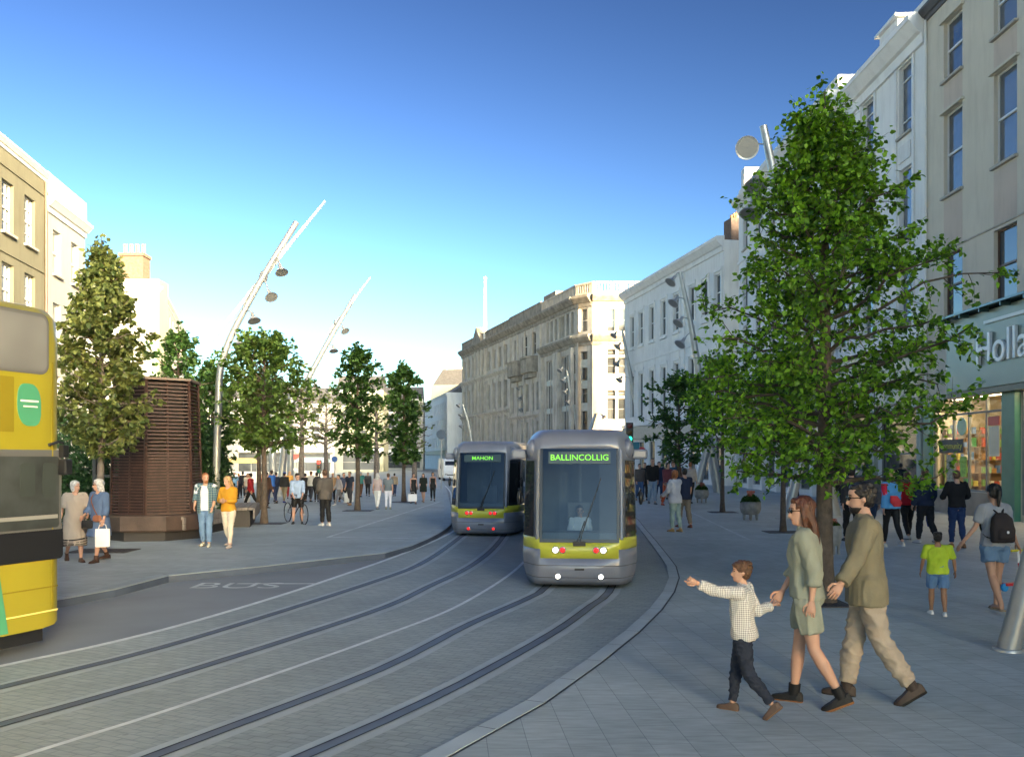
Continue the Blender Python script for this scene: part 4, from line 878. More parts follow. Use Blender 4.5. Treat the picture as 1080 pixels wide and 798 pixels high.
def poster(name, label, u0, u1, z0, z1, m, y=.03, txt=None, tm=None, shape='box', ts=.2, fs=(1,1)):
    Mx = Matrix.Translation(b1.p0) @ Matrix.Rotation(b1.rz,4,'Z'); t = thing(name, label, 'sign', Mx @ Vector((u0, y, z0)), b1.rz); g = MB()
    w, h = u1-u0, z1-z0
    if shape == 'box': g.box(0,w,-.012,.0,0,h)
    else: g.lathe((w/2,0,h/2), [(0.001,0),(h/2,0),(h/2,.015),(.001,.015)], 28, axis=(0,-1,0))
    g.build('sign_board', m, t)
    if txt: place_text('lettering', txt, ts, Matrix.Translation((w/2,-.022,h/2)) @ Matrix.Rotation(R(90),4,'X'), tm, t, extrude=.004, font_scale=fs)
yel = mat('sign_yellow',(.72,.62,.10),.4,var=0); wh = mat('sign_white',(.78,.78,.74),.4,var=0)
poster('round_sign','pale green round sticker on the shop window glass', 2.55,3.25,3.15,3.85, mat('sign_pale_green',(.46,.62,.40),.5,var=.1), shape='disc')
poster('window_banner','dark banner with yellow lettering across the shop window', 1.1,3.0,2.45,3.0, mat('banner_black',(.02,.022,.02),.5,var=0), txt='Community', tm=yel, ts=.36, fs=(1.0,1))
poster('hanging_sign','small red sign with white lettering high in the shop window', 4.75,5.5,3.45,3.78, mat('sign_red',(.62,.05,.03),.4,var=0), txt='SALE' if False else None)
poster('tall_poster','cream tall poster under the red sign in the shop window', 4.8,5.5,2.3,3.42, mat('poster_cream',(.80,.72,.52),.6,var=.05))
poster('slim_poster','slim yellow edged poster low in the shop window', 1.7,2.3,1.1,2.38, mat('poster_mix',(.35,.33,.25),.6,var=.5,scale=14)); poster('yellow_panel','narrow yellow panel beside the slim poster in the shop window', 1.55,1.66,1.1,2.38, yel)
poster('green_poster','lime green figure shaped poster low in the shop window', 2.75,3.25,1.5,2.3, mat('poster_lime',(.35,.55,.08),.6,var=.3,scale=8))
# ---- B2 white building with deep cornice
p0, p1 = (17.8,46.6), (17.8,36.72); ops = []
for pc in (915.5, 954.5, 887.5):
    u, Y = uat(p0, p1, pc); w = 1.22
    ops += [(u-w/2,u+w/2,16.9,20.1,'triple'), (u-w/2,u+w/2,12.0,15.4,'triple'), (u-w/2,u+w/2,8.3,10.9,'triple')]
ops += [(.5,4.6,.4,4.5,'dark',False), (5.2,9.4,.4,4.5,'dark',False)]
b2 = Bld('cornice_building', 'white rendered building with a deep cornice and roof dormer behind the big tree', 'building', p0, p1, 11, 21.3, stucco_white, ops)
b2.cornice(21.2, 1.15, stucco_white); b2.band('attic_parapet', 0.0, b2.L, 21.5, 22.7, -.6, stucco_pale, back=1.2)
for pc in (915.5, 954.5, 887.5):
    u, Y = uat(p0, p1, pc)
    for a in (-.95,.78): b2.band('window_surround', u+a, u+a+.17, 8.1, 20.4, .07, trimw)
    b2.band('window_surround', u-.95, u+.95, 20.42, 20.58, .09, trimw)
    for z in (11.2,15.7): b2.band('apron_panel', u-.6, u+.6, z, z+.75, .05, stucco_pale)
b2.band('fascia_board', .2, b2.L-.1, 4.75, 7.3, .30, mat('fascia_cream',(.60,.55,.42),.5,var=.06)); b2.band('string_course', 0, b2.L, 7.32, 7.5, .38, trimw)
b2.band('pilaster', b2.L-.42, b2.L-.05, 0, 4.74, .2, mat('pilaster_grey_green',(.28,.33,.30),.5)); b2.band('pilaster', .0, .45, 0, 4.74, .2, MC['pilaster_grey_green']); b2.band('pilaster', 4.7, 5.1, 0, 4.74, .2, MC['pilaster_grey_green'])
g = MB(); g.box(3.2,5.2,.9,3.5,21.5,23.6); g.box(3.0,5.4,.7,3.7,23.6,23.75); g.box(5.205,5.21,1.2,3.2,22.6,23.5); dm = g.build('dormer', trimw, b2.root)
# ---- B3 long pale building
p0, p1 = (17.8,67.0), (17.8,46.62); ops = []
for q in range(6):
    u = 1.9+q*3.35
    for z, h_ in ((18.2,2.3),(13.8,3.0),(9.2,3.2)): ops.append((u-.6,u+.6,z,z+h_,'sash'))
    ops.append((u-1.25,u+1.25,.35,4.1,'dark',False))
b3 = Bld('pale_building', 'long pale grey building behind the crown of the big tree', 'building', p0, p1, 11, 23.2, stucco_pale, ops)
b3.cornice(22.2, .9, stucco_pale); b3.band('string_course', 0, b3.L, 12.9, 13.1, .10, trimw); b3.band('string_course', 0, b3.L, 17.4, 17.6, .10, trimw); b3.band('fascia_board', 0, b3.L, 4.5, 6.1, .35, mat('fascia_dark_glass',(.12,.14,.15),.2,var=.1)); b3.band('string_course', 0, b3.L, 6.12, 6.35, .42, trimw)
for q in range(7): b3.band('column', .05+q*3.35, .45+q*3.35, 0, 4.49, .30, trimw)
g = MB(); g.box(.0,.9,.2,1.6,22.8,24.8); g.build('chimney', stucco_pale, b3.root)
# unseen block added beyond the right edge of the frame to shade the square
ops = [(2+q*3.2, 3.4+q*3.2, z, z+2.2, 'sash') for q in range(17) for z in (4.8,9,13.2,16.8)]
b0 = Bld('added_shade_block', 'unseen long beige block added to the right hand row beside the camera to shade the square', 'building', (17.8,22.95), (17.8,-34), 12, 20.6, stucco_beige, ops, sills=False); b0.cornice(20.4, .6, stucco_beige)
ops = [(2+q*3.4, 3.5+q*3.4, z, z+2.2, 'sash') for q in range(10) for z in (4.8,9,13.2)]
if 0: bq = Bld('rear_terrace', 'terrace closing the street behind the camera', 'building', (17,-42), (-20,-36), 10, 17, stucco_pale, ops, sills=False)
# ---- B4 white classical building
p0, p1 = (12.5,94.6), (17.4,70.0); ops = []
for a, b, lo in ((665,669,1),(674,678.5,1),(685,690,1),(697,703,1),(711,716,1)):
    ua, _ = uat(p0,p1,a); ub, _ = uat(p0,p1,b); uc = (ua+ub)/2; w = 1.25
    ops += [(uc-w/2,uc+w/2,14.3,17.6,'plain',False), (uc-w/2,uc+w/2,6.7,11.2,'plain',False), (uc-w/2-.2,uc+w/2+.2,.4,4.0,'dark',False)]
for a, b in ((727,732.5),(741,746.5),(755,759.5)):
    ua, _ = uat(p0,p1,a); ub, _ = uat(p0,p1,b); uc = (ua+ub)/2; w = 1.15
    ops += [(uc-w/2,uc+w/2,14.6,17.6,'plain',False), (uc-w/2,uc+w/2,6.9,11.2,'plain',False), (uc-w/2-.1,uc+w/2+.1,.4,4.0,'dark',False)]
b4 = Bld('classical_building', 'white classical building with tall sash windows right of the front tram', 'building', p0, p1, 5, 20.2, stucco_pale, ops, roof='flat')
b4.cornice(20.3, 1.1, stucco_pale); b4.band('string_course', 0, b4.L, 12.3, 12.5, .08, trimw)
for o in ops:
    if o[2] > 6: 
        for a in (o[0]-.28, o[1]+.06): b4.band('window_surround', a, a+.22, o[2]-.1, o[3]+.2, .08, trimw)
        b4.band('window_surround', o[0]-.3, o[1]+.3, o[3]+.22, o[3]+.5, .10, trimw)
        if o[2] > 12: b4.band('recessed_panel', o[0], o[1], 11.9-.1, 12.2, .03, trimw); b4.band('sill', o[0]-.2, o[1]+.2, 13.9, 14.1, .18, trimw)
b4.band('fascia_board', 0, b4.L, 4.3, 5.6, .30, mat('fascia_grey',(.20,.22,.23),.4)); b4.band('string_course', 0, b4.L, 5.65, 5.9, .4, trimw)
u_, _ = uat(p0,p1,722); b4.band('quoin', u_-.35, u_+.1, 5.95, 19.2, .12, trimw)
g = MB(); g.box(b4.L-2.6,b4.L-1.2,1.2,2.4,20.2,22.4); ch = g.build('chimney', brick_dk, b4.root)
for q in range(3): g = MB(); g.lathe((b4.L-2.4+q*.5,1.8,22.4), [(.14,0),(.12,.5),(.15,.55)], 12); g.build('chimney_pot', potm, ch)
# ---- B5 ornate limestone corner building
def ornate(name, label, p0, p1, depth, ops, **k):
    b = Bld(name, label, 'building', p0, p1, depth, 22.4, stone, ops, t=.45, **k)
    b.cornice(22.3, 1.3, stone_dk); return b
pA, pB, pC, pD = (-9.5,162), (8.0,107.4), (9.9,105.3), (17.6,105.3)
dAB = (Vector(pB)-Vector(pA)); LAB = dAB.length; dAB.normalize()
pt = lambda u: (pA[0]+dAB.x*u, pA[1]+dAB.y*u)
uA = 0; uAB, _ = uat(pA,pB,537.5); uBC, _ = uat(pA,pB,571)
# a: left wing
ops = []; L = uAB
for q in range(9):
    u = 2.0+q*(L-4)/8; w = 1.35
    for z, h_ in ((17.2,3.2),(10.6,4.2),(4.9,4.2)): ops.append((u-w/2,u+w/2,z,z+h_,'dark' if z > 10 else 'plain',False))
ba = ornate('limestone_building', 'left wing of the limestone terrace with pediment under the flagpole', pt(0), pt(uAB-.03), 16, ops)
def parapet(b, u0, u1, m=stone_dk, z0=22.6, h=1.5, bal=True):
    g = MB(); g.box(u0,u1,-.05,.3,z0,z0+.28); g.box(u0,u1,-.08,.33,z0+h-.22,z0+h); q = u0; k = 0
    while q < u1-.01:
        wd = .5 if k % 5 == 0 else .17; g.box(q, min(u1,q+wd), -.02, .27, z0+.28, z0+h-.22); q += wd+.22; k += 1
    g.build('balustrade', m, b.root)
parapet(ba, 0, ba.L); ba.cornice(16.4, .9, stone); ba.cornice(10.0, .7, stone); ba.band('fascia_board', 0, ba.L, 3.6, 4.6, .4, frameg)
u_, _ = uat(pA,pB,507); g = MB(); g.add([(u_-3.4,-.9,22.2),(u_+3.4,-.9,22.2),(u_,-.9,25.2),(u_-3.4,.6,22.2),(u_+3.4,.6,22.2),(u_,.6,25.2)], [(0,1,2),(5,4,3),(0,2,5,3),(1,4,5,2),(0,3,4,1)]); g.build('pediment', stone_dk, ba.root)
for q in range(4): uu = u_-3.2+q*2.05; ba.band('pilaster', uu, uu+.45, 4.7, 21.2, .35, stone)
for q in range(9): uu = .9+q*(L-4)/8; ba.band('pilaster', uu, uu+.4, 4.7, 21.1, .16, stone)
# b: middle with oriel bays
p0, p1 = pt(uAB), pt(uBC-.03); Lb = uBC-uAB; ops = []
for q in range(3):
    u = Lb*(.22+.28*q); w = 2.3 if q == 1 else 1.7
    ops.append((u-w/2,u+w/2,17.3,20.4,'plain',False))
for q in range(6):
    u = Lb*(.1+.16*q); ops += [(u-.6,u+.6,9.2,13.2,'dark',False), (u-.6,u+.6,3.9,7.6,'plain',False)]
bb_ = ornate('limestone_building', 'middle limestone building with stained projecting balconies', p0, p1, 16, ops)
g = MB(); g.box(0,bb_.L,-.05,.3,22.6,24.0); g.box(0,bb_.L,-.12,.35,24,24.25); g.build('parapet', stone_dk, bb_.root)
g = MB(); g.box(Lb*.5,Lb*.5+5,3,6,22.4,26.4); g.box(Lb*.5-1.2,Lb*.5,3,6,22.4,25); g.build('chimney', stone_dk, bb_.root)
for q in range(2):
    u = Lb*(.28+.44*q); g = MB(); poly = [(u-2.6,0.02),(u-2.2,-.8),(u-1.2,-1.3),(u+1.2,-1.3),(u+2.2,-.8),(u+2.6,.02)]; g.prism(poly, 14.6, 16.6); g.prism([(x*1.0, y*1.12 if y < 0 else y) for x,y in poly], 16.62, 16.9); g.prism([(u+(x-u)*.8, y*.7 if y < 0 else y) for x,y in poly], 13.9, 14.58); g.build('balcony', stone_dk, bb_.root)
bb_.cornice(8.6, .7, stone)
for q in range(5): uu = Lb*(.02+.235*q); bb_.band('pilaster', uu, uu+.5, 3.6, 21.1, .2, stone)
# c: grand corner block
p0, p1 = pt(uBC), pB; Lc = LAB-uBC; ops = []
for q in range(2):
    for k in range(4): uu = Lc*(.16+.46*q)+k*1.6; ops.append((uu,uu+.95,18.1,20.9,'dark',False))
for q in range(2):
    uu = Lc*(.14+.46*q); ops.append((uu+.2,uu+5.0,5.2,15.6,'transom',False))
bc = ornate('limestone_building', 'grand limestone corner block with giant pilasters behind the trams', p0, p1, 14, ops)
parapet(bc, 0, bc.L, stone)
bc.cornice(17.4, 1.2, stone_dk); bc.cornice(4.6, .8, stone_dk)
for uu in (.1, Lc*.44, Lc*.44+1.0, Lc*.90): bc.band('pilaster', uu, uu+.8, 4.7, 16.3, .45, stone)
for q in range(2):
    uu = Lc*(.14+.46*q); 
    for z in (8.4,12.2): bc.band('spandrel', uu+.2, uu+5.0, z, z+.7, -.08, mat('window_panel_pale',(.42,.46,.44),.5,var=.1), back=.42)
    for k in (1.7,3.3): bc.band('mullion', uu+k, uu+k+.2, 5.2, 15.6, .0, stone, back=.42)
bd_ops = [(.85,2.0,18.1,20.9,'plain',False), (.85,2.0,5.2,15.6,'dark',False)]
bd = ornate('limestone_building', 'narrow chamfered corner of the limestone block', (pB[0]+.02,pB[1]-.02), (pC[0]-.02,pC[1]+.02), 6, bd_ops)
parapet(bd, 0, bd.L, stone); bd.cornice(17.4, 1.2, stone_dk); bd.cornice(4.6, .8, stone_dk)
for z in (8.2,11,13.6): bd.band('spandrel', .85, 2.0, z, z+1.0, -.08, MC['window_panel_pale'], back=.42)
ops = []
for a in (1.85,3.2,4.6,5.95):
    ops += [(a,a+.95,18.0,20.75,'plain',False)]
    ops += [(a,a+1.0,12.75,14.75,'dark',False),(a,a+1.0,15.05,15.75,None),(a,a+1.0,7.1,9.7,'dark',False),(a,a+1.0,10.0,10.7,None)]
be = ornate('limestone_building', 'sunlit end face of the limestone corner block', pC, pD, 8, [o for o in ops if o[4]]+[(o[0],o[1],o[2],o[3],'dark',False) for o in ops if not o[4]])
parapet(be, 0, be.L, stone); be.cornice(17.4, 1.2, stone_dk); be.cornice(5.6, 1.0, stone_dk)
be.band('string_course', 0, be.L, 21.0, 21.25, .12, stone); be.band('pilaster', .0, .45, 5.7, 16.2, .1, stone)
for z in (6.8,12.4,17.7): be.band('sill', 1.7, 7.1, z, z+.16, .14, stone)
ops = [(1+q*2.4,2.2+q*2.4,z,z+2.4,'dark',False) for q in range(8) for z in (2.5,6.2,9.6)]
# ---- B6 distant white terrace
ops = [(1.2+q*3.0,2.3+q*3.0,z,z+2.2,'plain',False) for q in range(20) for z in (4.6,8.2,11.6)]
b6 = Bld('white_terrace', 'distant white terrace at the bend of the street left of the limestone row', 'building', (-27.5,232), (-13.0,171), 14, 15.6, stucco_white, ops, roof='pitch', sills=False); b6.cornice(15.4,.6,stucco_white); b6.band('fascia_board',0,b6.L,3.2,4.0,.3,frameg)
b7 = Bld('slate_roofed_house', 'distant house with a gabled slate roof above the white terrace', 'building', (-19,200), (-11.5,198), 16, 19.5, stucco_cream, [], roof='pitch'); 
b8 = Bld('pale_tower', 'pale square tower block above the distant roofs', 'building', (-17.6,226), (-12.6,226), 10, 26.5, mat('tower_pale',(.60,.66,.68),.6,var=.1), [(1,2,z,z+1.6,'plain',False) for z in (19,22)]); 
b9 = Bld('green_hall', 'distant low hall with arched windows left of the white terrace', 'building', (-38,240), (-28.2,236), 14, 14, stucco_pale, [(1+q*2.4,2.2+q*2.4,z,z+2.2,'plain',False) for q in range(4) for z in (4,9)], roof='pitch')
g = MB()
# flagpole
fp = P(511.5, 352, 147); t = thing('flagpole', 'tall white flagpole above the pediment of the limestone terrace', 'flagpole', (fp.x, fp.y, 22.3)); g = MB(); zt = zat(147, 294); g.tube([(0,0,0),(0,0,zt-22.3)], [.30,.18], 10); g.build('pole', trimw, t); g = MB(); g.ball((0,0,zt-22.2), .28, 10); g.build('finial', trimw, t)
# ---- left row
lx = lambda Y: -20.0-.142*(Y-33.3)
def leftwin(p0, p1, cols, rows, w, style='grid'):
    o = []
    for pc in cols:
        u, Y = uat(p0,p1,pc)
        for z, h_ in rows: o.append((u-w/2,u+w/2,z,z+h_,style))
    return o
p0, p1 = (lx(22),22), (lx(37.7),37.7)
rows = [(11.2,2.05),(7.9,2.1),(4.2,2.3)]
ops = leftwin(p0,p1,(8.3,31.5,-20,-53,-92),rows,1.05)+[(1,14,.4,3.0,'dark',False)]
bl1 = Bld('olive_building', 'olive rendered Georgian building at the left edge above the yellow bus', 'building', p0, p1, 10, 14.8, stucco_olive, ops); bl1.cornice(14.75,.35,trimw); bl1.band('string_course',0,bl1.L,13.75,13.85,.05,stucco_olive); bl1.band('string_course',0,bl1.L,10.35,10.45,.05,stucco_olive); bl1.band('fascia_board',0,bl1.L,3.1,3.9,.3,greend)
g = MB(); g.tube([(bl1.L-.15,-.1,0),(bl1.L-.15,-.1,14.4)], .06, 8); g.build('drainpipe', frameb, bl1.root)
p0, p1 = (lx(37.75),37.75), (lx(42.6),42.6)
ops = leftwin(p0,p1,(60,79),[(10.6,2.0),(7.2,2.1),(3.9,2.1)],.95,'sash')
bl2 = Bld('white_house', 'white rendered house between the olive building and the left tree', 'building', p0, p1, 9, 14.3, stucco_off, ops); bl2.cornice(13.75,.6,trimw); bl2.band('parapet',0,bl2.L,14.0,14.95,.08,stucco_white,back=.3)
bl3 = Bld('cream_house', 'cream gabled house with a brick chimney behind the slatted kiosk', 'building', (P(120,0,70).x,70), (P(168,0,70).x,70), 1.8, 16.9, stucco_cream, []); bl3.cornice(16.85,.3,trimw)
g = MB(); g.box(.4,2.3,.2,1.6,16.5,19.1); g.box(.3,2.4,.1,1.7,18.9,19.15); ch = g.build('chimney', brick_dk, bl3.root)
for q in range(4): g = MB(); g.lathe((.55+q*.5,.9,19.15), [(.15,0),(.13,.7),(.17,.75),(.17,.85)], 12); g.build('chimney_pot', potm, ch)
ops = [(1+q*2.6,2+q*2.6,z,z+2.2,'sash') for q in range(9) for z in (13.2,9.4,5.6)]
bl4 = Bld('white_terrace', 'white terrace receding behind the dark tree left of the masts', 'building', (P(168.3,0,70.1).x,70.1), (-36.5,95), 10, 16.4, stucco_off, ops); bl4.cornice(16.3,.4,trimw)
# buildings closing the view behind the left trees
def farb(label, x0, x1, Y, h_, m, rows, roof='pitch', nm='row_building', st='plain'):
    p0, p1 = (P(x0,0,Y).x,Y), (P(x1,0,Y).x,Y+.5); L = (Vector(p1)-Vector(p0)).length; nq = max(2, int(L/3.0)); ops = [(.8+q*(L-1.2)/nq, 2.0+q*(L-1.2)/nq, z, z+2.0, st, False) for q in range(nq) for z in rows]
    ops.append((.6, L-.6, .4, 3.0, 'dark', False))
    b = Bld(nm, label, 'building', p0, p1, 10, h_, m, ops, roof=roof); b.cornice(h_-.1,.5,trimw); b.band('fascia_board',0,b.L,3.2,4.0,.7,trimw); return b
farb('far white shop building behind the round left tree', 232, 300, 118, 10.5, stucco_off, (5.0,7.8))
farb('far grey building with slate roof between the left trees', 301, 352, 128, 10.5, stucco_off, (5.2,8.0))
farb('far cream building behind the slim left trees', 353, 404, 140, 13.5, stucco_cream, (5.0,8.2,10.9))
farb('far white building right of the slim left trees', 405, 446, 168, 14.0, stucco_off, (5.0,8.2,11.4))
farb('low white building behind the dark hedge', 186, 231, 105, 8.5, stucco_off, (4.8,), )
pp = P(348,430,132); t = thing('church_spire', 'thin dark church spire above the far roofs', 'spire', (pp.x,pp.y,9)); g = MB(); g.tube([(0,0,0),(0,0,3),(0,0,zat(132,405)-9)], [.7,.5,.05], 8); g.build('spire_body', slate, t)
pp = P(331,430,130); t = thing('roof_gable', 'small pointed dark gable above the far roofs', 'gable', (pp.x,pp.y,9)); g = MB(); g.add([(-1.4,0,0),(1.4,0,0),(0,0,4.9),(-1.4,2,0),(1.4,2,0),(0,2,4.9)], [(0,1,2),(5,4,3),(0,2,5,3),(1,4,5,2),(0,3,4,1)]); g.build('gable_body', slate, t)
# =============================================================== TREES
def leafmat(name, c1, c2, trans=.35):
    m, nt, b = newmat(name); N = nt.nodes; L = nt.links
    g = N.new('ShaderNodeNewGeometry'); cr = N.new('ShaderNodeValToRGB'); cr.color_ramp.elements[0].color = (*c1,1); cr.color_ramp.elements[1].color = (*c2,1)
    L.new(g.outputs['Random Per Island'], cr.inputs[0]); L.new(cr.outputs['Color'], b.inputs['Base Color']); b.inputs['Roughness'].default_value = .45; b.inputs['Specular IOR Level'].default_value = .35
    t = N.new('ShaderNodeBsdfTranslucent'); hs = N.new('ShaderNodeHueSaturation'); hs.inputs['Value'].default_value = 1.5; hs.inputs['Saturation'].default_value = 1.15; L.new(cr.outputs['Color'], hs.inputs['Color']); L.new(hs.outputs[0], t.inputs['Color'])
    x = N.new('ShaderNodeMixShader'); x.inputs[0].default_value = trans; L.new(b.outputs[0], x.inputs[1]); L.new(t.outputs[0], x.inputs[2]); L.new(x.outputs[0], N['Material Output'].inputs['Surface']); return m
LM = {'lime': leafmat('leaves_lime', (.022,.065,.010), (.24,.46,.04)), 'deep': leafmat('leaves_deep', (.022,.06,.016), (.085,.17,.04)), 'olive': leafmat('leaves_olive', (.045,.075,.022), (.19,.22,.07)), 'mid': leafmat('leaves_mid', (.045,.095,.022), (.15,.24,.055)), 'hedge': leafmat('leaves_hedge', (.012,.035,.014), (.035,.085,.03), .2)}
bark = mat('bark', (.085,.065,.05), .9, var=.35, scale=8, bump=.8, bscale=30); bark2 = mat('bark_grey', (.13,.11,.095), .9, var=.3, scale=8, bump=.6, bscale=30)
def leaf(g, p, d, nrm, s, shape=0):
    d = d.normalized(); w = d.cross(nrm); w = w.normalized() if w.length > 1e-3 else Vector((1,0,0)); n = w.cross(d)
    if shape == 0:
        vs = [p, p+d*s*.35+w*s*.42+n*s*.10, p+d*s*.75+w*s*.28+n*s*.05, p+d*s*1.05-n*s*.08, p+d*s*.75-w*s*.28+n*s*.05, p+d*s*.35-w*s*.42+n*s*.10, p+d*s*.55]
        g.add(vs, [(0,1,2,6),(6,2,3),(0,6,4,5),(6,3,4)])
    else: g.add([p, p+d*s*.5+w*s*.38+n*s*.07, p+d*s, p+d*s*.5-w*s*.38+n*s*.07], [(0,1,2,3)])
def rv(r): 
    v = Vector((r.gauss(0,1), r.gauss(0,1), r.gauss(0,1))); return v.normalized()
def tree(label, base, H, crown0, rad, trunk_r, leafm, nlimb, twigs, nleaf, ls, seed, env=None, group=None, shape=1, barkm=None, name='street_tree', up=.8, bare=False, lean=(0,0), fill=0, tz=None, var=(.72,1.12)):
    r = random.Random(seed); t = thing(name, label, 'tree', base, 0, group)
    env = env or (lambda q: math.sin(math.pi*min(1,(q*.86+.12)))**.75)
    tg = MB(); lg = MB(); path = []; rad_ = []
    n = 14
    for i in range(n+1):
        q = i/n; w = .05*H*.12; path.append(Vector((lean[0]*q+noise.noise(Vector((seed,q*3,0)))*w, lean[1]*q+noise.noise(Vector((seed,q*3,9)))*w, H*.97*q))); rad_.append(trunk_r*(1.35 if i == 0 else 1)*(1-q)**.8+.008)
    tg.tube(path, rad_, 10)
    tw_tips = []
    def at(q): f = q*n; i = min(n-1,int(f)); return path[i].lerp(path[i+1], f-i)
    for k in range(nlimb):
        q = (k+.5)/nlimb; z0 = crown0 + (H*.97-crown0)*(q**1.0)*.96; hq = z0/(H*.97); a = k*2.39996+r.uniform(-.5,.5)
        R_ = rad*env(q)*r.uniform(var[0],var[1]); el = r.uniform(.25,.75)*(up+q*.6); o = at(max(0,hq-.04))
        dirv = Vector((math.cos(a), math.sin(a), 0)); pts = [o]; m = 5
        L = R_/max(.5, math.cos(min(1.1,el)))
        for j in range(1,m+1):
            s = j/m; pts.append(o + dirv*R_*s + Vector((0,0,1))*(math.tan(min(1.1,el))*R_*(s-.38*s*s)) + rv(r)*.06*R_)
        br = trunk_r*.30*(1-q*.6); tg.tube(pts, [br*(1-.85*j/m)+.004 for j in range(m+1)], 5)
        for tq in range(twigs):
            s = .18+.82*((tq+r.random())/twigs); f = s*m; i = min(m-1,int(f)); b0 = pts[i].lerp(pts[i+1], f-i)
            dd = (dirv*.7+rv(r)*1.0+Vector((0,0,.25))).normalized(); tl = rad*r.uniform(.14,.34)*(1.15-.4*s); b1 = b0+dd*tl; tg.tube([b0, b0.lerp(b1,.5)+rv(r)*tl*.08, b1], [br*.18+.003,.004,.002], 4)
            if bare and r.random() < .75: continue
            for lf in range(nleaf):
                u = r.random()**.7; p = b0.lerp(b1, u)+rv(r)*tl*.30*r.random()
                d = (dd*.6+rv(r)+Vector((0,0,-.35))).normalized(); nn = (Vector((0,0,1))+rv(r)*.8).normalized()
                leaf(lg, p, d, nn, ls*r.uniform(.65,1.2), shape)
    for j in range(twigs*nleaf//2):      # leader
        p = at(r.uniform(.86,1.0))+rv(r)*rad*.10; leaf(lg, p, (rv(r)+Vector((0,0,.3))).normalized(), (Vector((0,0,1))+rv(r)).normalized(), ls, shape)
    tg.build('trunk', barkm or bark, t, smooth=60, fix=False); me = lg.mesh('crown', leafm); link('crown', me, t)
    return t
def px_tree(label, px, pyb, pytop, pycrown, halfw, leafm, z=0, **k):
    b = G(px, pyb, z); sc = b.y/F; H = (pyb-pytop)*sc; return tree(label, b, H, (pyb-pycrown)*sc, halfw*sc, k.pop('tr',.09), leafm, seed=k.pop('seed', int(px)), **k)
def big_env(q):
    ks = [(0,.55),(.12,.92),(.28,1.02),(.42,.84),(.60,.56),(.78,.30),(.92,.11),(1.01,.04)]
    for a, b in zip(ks, ks[1:]):
        if a[0] <= q <= b[0]: return a[1]+(b[1]-a[1])*(q-a[0])/(b[0]-a[0])
    return .06
px_tree('large lime green tree with a thick trunk right behind the walking family', 870, 636, 78, 492, 160, LM['lime'], tr=.135, nlimb=86, twigs=12, nleaf=22, ls=.088, var=(.5,1.25), env=big_env, shape=0, seed=8, name='lime_tree', up=.55)
def grate(label, px, py, w, h, z=0.0, cat='tree grate'):
    c = G(px, py, z); t = thing('tree_grate', label, cat, (c.x, c.y, z+.005), 0, 'flat metal grates around the tree trunks'); g = MB(); gm = mat('grate_steel',(.075,.07,.075),.6,metal=.3)
    ww, dd = w*c.y/F, h
    g.box(-ww/2,ww/2,-dd/2,dd/2,.0,.012); g.build('grate_plate', gm, t); g = MB()
    for q in range(9):
        x = -ww/2+ww*(q+.5)/9; g.box(x-.012,x+.012,-dd*.45,dd*.45,.0125,.0165)
    g.build('grate_slots', slot, t)
slim = dict(nlimb=40, twigs=8, nleaf=10, var=(.5,1.25))
px_tree('slim street tree behind the second round planter, right pavement', 762, 540, 372, 470, 52, LM['lime'], z=.015, tr=.09, ls=.20, seed=21, **slim)
px_tree('street tree with a slender trunk just left of the lime tree', 826, 561, 372, 478, 62, LM['lime'], z=.015, tr=.085, ls=.15, seed=22, nlimb=56, twigs=9, nleaf=13)
px_tree('dark green tree behind the pedestrians right of the front tram', 716, 527, 388, 487, 40, LM['deep'], z=.015, tr=.12, ls=.24, seed=23, **slim)
px_tree('pale green maple with a staked trunk behind the two elderly women', 107, 580, 240, 470, 50, LM['olive'], z=.12, tr=.085, ls=.13, seed=31, nlimb=84, twigs=10, nleaf=13, var=(.6,1.25), shape=0, barkm=bark2, env=lambda q: (.7+.3*min(1,q/.3)) if q < .4 else max(.08,1-((q-.4)/.6)**1.3*.95), name='maple_tree')
px_tree('dark leafy tree rising behind the slatted kiosk', 188, 548, 334, 470, 36, LM['deep'], z=.12, tr=.1, ls=.17, seed=32, nlimb=44, twigs=8, nleaf=11, var=(.5,1.3))
px_tree('round crowned green tree behind the couple and the bench', 278.5, 552, 343, 468, 51, LM['mid'], z=.12, tr=.10, ls=.17, seed=33, nlimb=60, twigs=9, nleaf=12, var=(.5,1.25), env=lambda q: (.68+.32*min(1,q/.3)) if q < .5 else max(.2,1-((q-.5)/.5)**2*.8))
px_tree('slim dark tree between the cyclist and the shoppers', 377, 538, 355, 476, 26, LM['deep'], z=.12, tr=.10, ls=.21, seed=34, nlimb=46, twigs=7, nleaf=10, var=(.4,1.35))
px_tree('slim dark tree beside the three women in black', 426, 529, 375, 484, 23, LM['deep'], z=.12, tr=.10, ls=.25, seed=35, nlimb=44, twigs=7, nleaf=9, var=(.4,1.35))
px_tree('tree with a dark trunk behind the man in the red shirt', 273, 537, 392, 470, 30, LM['mid'], z=.12, tr=.11, ls=.2, seed=36, **slim)
px_tree('sparse autumn tree with thick trunk behind the cyclist', 318, 524, 400, 465, 30, LM['olive'], z=.12, tr=.2, ls=.2, seed=37, nlimb=34, twigs=8, nleaf=6, bare=True, barkm=bark2)
px_tree('nearly bare tree between the two clusters of leaning masts', 344, 521, 412, 470, 26, LM['olive'], z=.12, tr=.18, ls=.2, seed=38, nlimb=34, twigs=8, nleaf=6, bare=True, barkm=bark2)
px_tree('nearly bare grey tree behind the women in black', 437, 516, 418, 475, 22, LM['olive'], z=.12, tr=.2, ls=.24, seed=39, nlimb=30, twigs=8, nleaf=5, bare=True, barkm=bark2)
